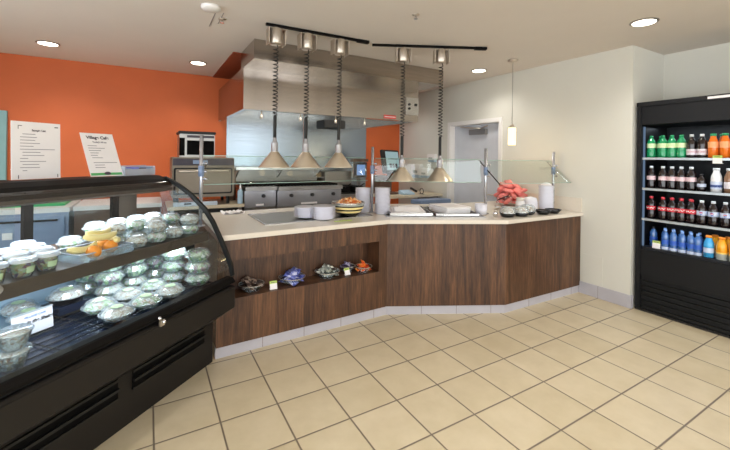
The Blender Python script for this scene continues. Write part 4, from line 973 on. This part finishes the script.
# ------------------------------------------------------------------ drink cooler
fx0, fx1, fy0, fy1 = 4.37, 5.0, .62, 1.905
ck = thing('drink_cooler', 'tall black open drink cooler standing in the wall alcove', 'drink cooler', (0, 0, 0))
for ya in (fy1-.045, fy0): MB().box(fx0, ya, .02, fx1, ya+.045, 2.12).build('side_panel', 'cooler', ck, bevel=.004)
MB().box(fx1-.05, fy0+.045, .02, fx1, fy1-.045, 2.12).build('back_panel', 'coolin', ck)
MB().exx([(0, 0)]*0+[(fy0+.045, 1.9), (fy1-.045, 1.9), (fy1-.045, 2.12), (fy0+.045, 2.12)], fx0, fx1-.05).build('header_panel', 'cooler', ck, bevel=.004)
MB().box(fx0-.012, fy0, 2.085, fx1, fy1, 2.13).build('top_cap', 'cooler', ck, bevel=.004)
lb_ = MB().box(fx0-.015, 1.18, 2.096, fx0-.012, 1.34, 2.118).build('header_badge', 'paper', ck)
MB().box(fx0, fy0+.045, .36, fx1-.05, fy1-.045, .632).build('lower_front_panel', 'cooler', ck, bevel=.006)
lv = MB().box(fx0+.03, fy0+.045, .02, fx0+.05, fy1-.045, .36).build('louvre_grille', 'rubber', ck)
for k in range(6): MB().exx([(0, 0)]*0+[(fy0+.05, 0), (fy1-.05, 0), (fy1-.05, .006), (fy0+.05, .006)], 0, .035, mat=Matrix.Translation((fx0, 0, .07+.05*k)) @ Matrix.Rotation(math.radians(35), 4, 'Y')).build('louvre_blade', 'cooler', lv)
MB().box(fx0, fy0, 0, fx1, fy1, .02).build('kick_base', 'rubber', ck)
SH = [(.632, .651), (.925, .943), (1.235, 1.253), (1.545, 1.563)]
for i, (a, b_) in enumerate(SH):
    s = MB().box(fx0+.03, fy0+.046, a, fx1-.051, fy1-.046, b_).build('shelf', 'coolin', ck)
    if i: MB().box(fx0+.018, fy0+.046, a-.002, fx0+.03, fy1-.046, b_+.002).build('price_rail', 'silver', s)
    if i:
        la = bpy.data.lights.new('shelf_light', 'AREA'); la.shape = 'RECTANGLE'; la.size = .02; la.size_y = 1.15; la.energy = 1.2; la.color = (.78, .88, 1)
        lo = bpy.data.objects.new('shelf_light', la); col.objects.link(lo); lo.parent = ck; lo.location = (fx0+.06, (fy0+fy1)/2, a-.004); lo.rotation_euler = (0, math.radians(25), 0)
la = bpy.data.lights.new('shelf_light', 'AREA'); la.shape = 'RECTANGLE'; la.size = .2; la.size_y = 1.15; la.energy = 2.8; la.color = (.78, .88, 1)
lo = bpy.data.objects.new('shelf_light', la); col.objects.link(lo); lo.parent = ck; lo.location = (fx0+.3, (fy0+fy1)/2, 1.88)
MB().box(fx0+.03, fy1-.06, .66, fx0+.045, fy1-.046, 1.88).build('light_strip', 'ledd', ck)
BX = fx0+.1
def bottle(liq, capm, bands, label, r=.0375, h=.225, name='soda_bottle', wide=False, mark=None):
    t = thing(name, label, 'bottle')
    k = h/.225
    pr = [(r*.8, 0), (r*.97, .006), (r, .02), (r, .07*k), (r*.93, .09*k), (r, .11*k), (r, .15*k), (r*.8, .175*k), (r*.42, .198*k), (r*.38, .21*k)]
    if wide: pr = [(r*.85, 0), (r, .006), (r, .12*k), (r*.93, .15*k), (r*.62, .185*k), (r*.55, .205*k)]
    MB().lathe(pr, 18).build('bottle_body', liq, t)
    cr_ = r*(.62 if wide else .43)
    MB().lathe([(cr_, .203*k), (cr_, .222*k), (cr_*.9, .225*k)], 14).build('cap', capm, t)
    if mark == 'wave':                         # white swash running round the wrap
        zc = (bands[0][0]+bands[0][1])/2*k; a0 = PI-1.1
        MB().tube([((r+.002)*math.cos(a0+2.2*q/24), (r+.002)*math.sin(a0+2.2*q/24), zc+.007*math.sin(q*.9)) for q in range(25)], .0028, 5).build('label_mark', 'paper', t)
    if mark == 'disc':                         # round red-over-blue badge
        zc = (bands[0][0]+bands[0][1])/2*k; X = Matrix.Translation((-r-.0005, 0, zc)) @ Matrix.Rotation(-PI/2, 4, 'Y')
        bd_ = MB().lathe([(.013, 0), (.012, .002)], 16, mat=X).build('label_mark', 'b_navy', t)
        MB().box(.001, -.011, .002, .009, .011, .0028, X).build('badge_half', 'b_mark', bd_); MB().box(-.003, -.012, .002, .001, .012, .003, X).build('badge_stripe', 'paper', bd_)
    for z0_, z1_, mt in bands: MB().lathe([(r+.0012, z0_*k), (r+.0012, z1_*k)], 18, caps=(False, False)).build('wrap_label', mt, t)
    return t
def rowput(pr, z, ys, labs, grp, x=None):
    for y, l in zip(ys, labs): pr.put((x or BX, y, z), random.uniform(-.2, .2), l, grp)
G = Proto(bottle('l_green', 'c_green', [(.1, .145, 'b_lime')], '', mark=None))
z = SH[3][1]+.0005
rowput(G, z, [1.815, 1.715, 1.640, 1.565], [f'green soda bottle, {ORD[k]} from the left on the top cooler shelf' for k in range(4)], 'green soda bottles')
rowput(G, z, [1.77, 1.68, 1.60], ['green soda bottle in the gap behind the first two on the top shelf', 'green soda bottle behind the second and third of the top shelf', 'green soda bottle behind the third and fourth of the top shelf'], 'green soda bottles', BX+.09)
K = Proto(bottle('l_cola', 'c_white', [(.03, .085, 'b_white'), (.05, .068, 'b_mark')], ''))
rowput(K, z, [1.487, 1.410], ['dark bottle with a white label, the one beside the green sodas', 'dark bottle with a white label, the one beside the orange juice'], 'dark white-label bottles on the top shelf')
J = Proto(bottle('l_orange', 'c_green', [(.095, .15, 'b_orange')], '', r=.037, wide=True, name='juice_bottle'))
rowput(J, z, [1.330, 1.248, 1.166], ['orange juice bottle with a green cap, left one of the top shelf', 'orange juice bottle with a green cap, second of the top shelf', 'orange juice bottle with a green cap, third of the top shelf'], 'orange juice bottles')
rowput(J, z, [1.29, 1.21], ['orange juice bottle behind the first and second juice bottles', 'orange juice bottle behind the second and third juice bottles'], 'orange juice bottles', BX+.095)
z = SH[2][1]+.0005
D = Proto(bottle('l_cola', 'c_white', [(.085, .125, 'b_pink')], ''))
rowput(D, z, [1.812, 1.712, 1.637, 1.562, 1.486], [f'dark cola with a pale pink label, {ORD[k]} from the left on the second shelf' for k in range(5)], 'pale-label colas')
D2 = bottle('l_cola', 'c_black', [(.06, .1, 'b_blue')], 'short dark bottle between the pale-label colas and the milk', r=.033, h=.16); D2.location = (BX, 1.41, z)
MK = Proto(bottle('l_milk', 'c_white', [(.03, .1, 'b_blue'), (.045, .07, 'b_navy')], '', r=.04, h=.22, wide=True, name='milk_bottle'))
MK.put((BX, 1.305, z), 0, 'white milk bottle with a blue mark on the second cooler shelf')
CM = bottle('l_choc', 'c_white', [(.04, .1, 'b_white')], 'brown milk bottle right of the white milk', r=.038, h=.22, wide=True, name='milk_bottle'); CM.location = (BX, 1.215, z)
CM2 = bottle('l_choc', 'c_blue', [(.04, .1, 'b_navy')], 'brown milk bottle with blue label near the picture edge', r=.036, h=.21, wide=True, name='milk_bottle'); CM2.location = (BX, 1.13, z)
z = SH[1][1]+.0005
R_ = Proto(bottle('l_cola', 'c_red', [(.09, .13, 'b_red')], '', mark='wave'))
rowput(R_, z, [1.808, 1.708, 1.633, 1.558, 1.482], [f'cola with a red label, {ORD[k]} from the left on the third shelf' for k in range(5)], 'red-label colas')
rowput(R_, z, [1.67, 1.595, 1.52], [f'red-capped cola in the back row, {ORD[k]} from the left' for k in range(3)], 'red-label colas', BX+.09)
V = Proto(bottle('l_cola', 'c_white', [(.085, .13, 'b_blue'), (.086, .09, 'b_navy')], '', mark='disc'))
rowput(V, z, [1.405, 1.323, 1.240, 1.158], [f'dark cola with a pale blue label, {ORD[k]} from the red-label ones' for k in range(4)], 'blue-label colas')
z = SH[0][1]+.0005
A_ = Proto(bottle('l_water', 'c_blue', [(.06, .11, 'b_navy'), (.0, .03, 'b_blue')], '', r=.031, h=.2, name='water_bottle'))
rowput(A_, z, [1.685, 1.617, 1.549, 1.481, 1.43], [f'blue water bottle, {ORD[k]} from the left in the front row' for k in range(5)], 'blue water bottles')
rowput(A_, z, [1.72, 1.65, 1.582, 1.514, 1.446], [f'blue water bottle, {ORD[k]} from the left in the back row' for k in range(5)], 'blue water bottles', BX+.085)
A2 = bottle('l_sport', 'c_orange', [(.05, .1, 'b_blue')], 'light blue sports drink with an orange cap on the bottom shelf', r=.038, h=.2, wide=True, name='sports_bottle'); A2.location = (BX, 1.352, z)
Y_ = Proto(bottle('l_yell', 'c_orange', [(.0, .06, 'p_grey'), (.06, .075, 'b_yell')], '', r=.039, h=.2, wide=True, name='sports_bottle'))
rowput(Y_, z, [1.262, 1.175], ['yellow-orange drink with a grey label, left one on the bottom shelf', 'yellow-orange drink with a grey label, right one on the bottom shelf'], 'yellow-orange drinks')
rowput(Y_, z, [1.335, 1.24], ['yellow-orange drink standing behind the light blue sports drink', 'yellow-orange drink standing behind the two front yellow-orange ones'], 'yellow-orange drinks', BX+.09)
W2 = bottle('l_water', 'c_black', [(.06, .11, 'b_navy')], 'dark blue bottle alone at the far left of the bottom shelf', r=.033, h=.2, name='water_bottle'); W2.location = (BX+.06, 1.81, z)
price_tag(fx0+.012, 1.275, 1.515, -PI/2, 0, 'white and yellow-green price tag hanging under the orange juice', 1.25)
price_tag(fx0+.055, 1.745, z, -PI/2, .1, 'white and yellow-green price tag standing left of the blue water', 1.3)

# ------------------------------------------------------------------ light and render look
w = bpy.data.worlds.new('daylight'); bpy.context.scene.world = w; w.use_nodes = True
w.node_tree.nodes['Background'].inputs[0].default_value = (.92, .96, 1, 1); w.node_tree.nodes['Background'].inputs[1].default_value = 5.5
sc = bpy.context.scene
sc.view_settings.view_transform = 'Standard'; sc.view_settings.look = 'None'; sc.view_settings.gamma = 1; sc.view_settings.exposure = -0.22
sc.view_settings.use_curve_mapping = False
sc.cycles.use_denoising = True
sc.cycles.transparent_max_bounces = 32; sc.cycles.max_bounces = 10; sc.cycles.diffuse_bounces = 5
sc.cycles.sample_clamp_indirect = 6
sc.cycles.caustics_reflective = False; sc.cycles.caustics_refractive = False
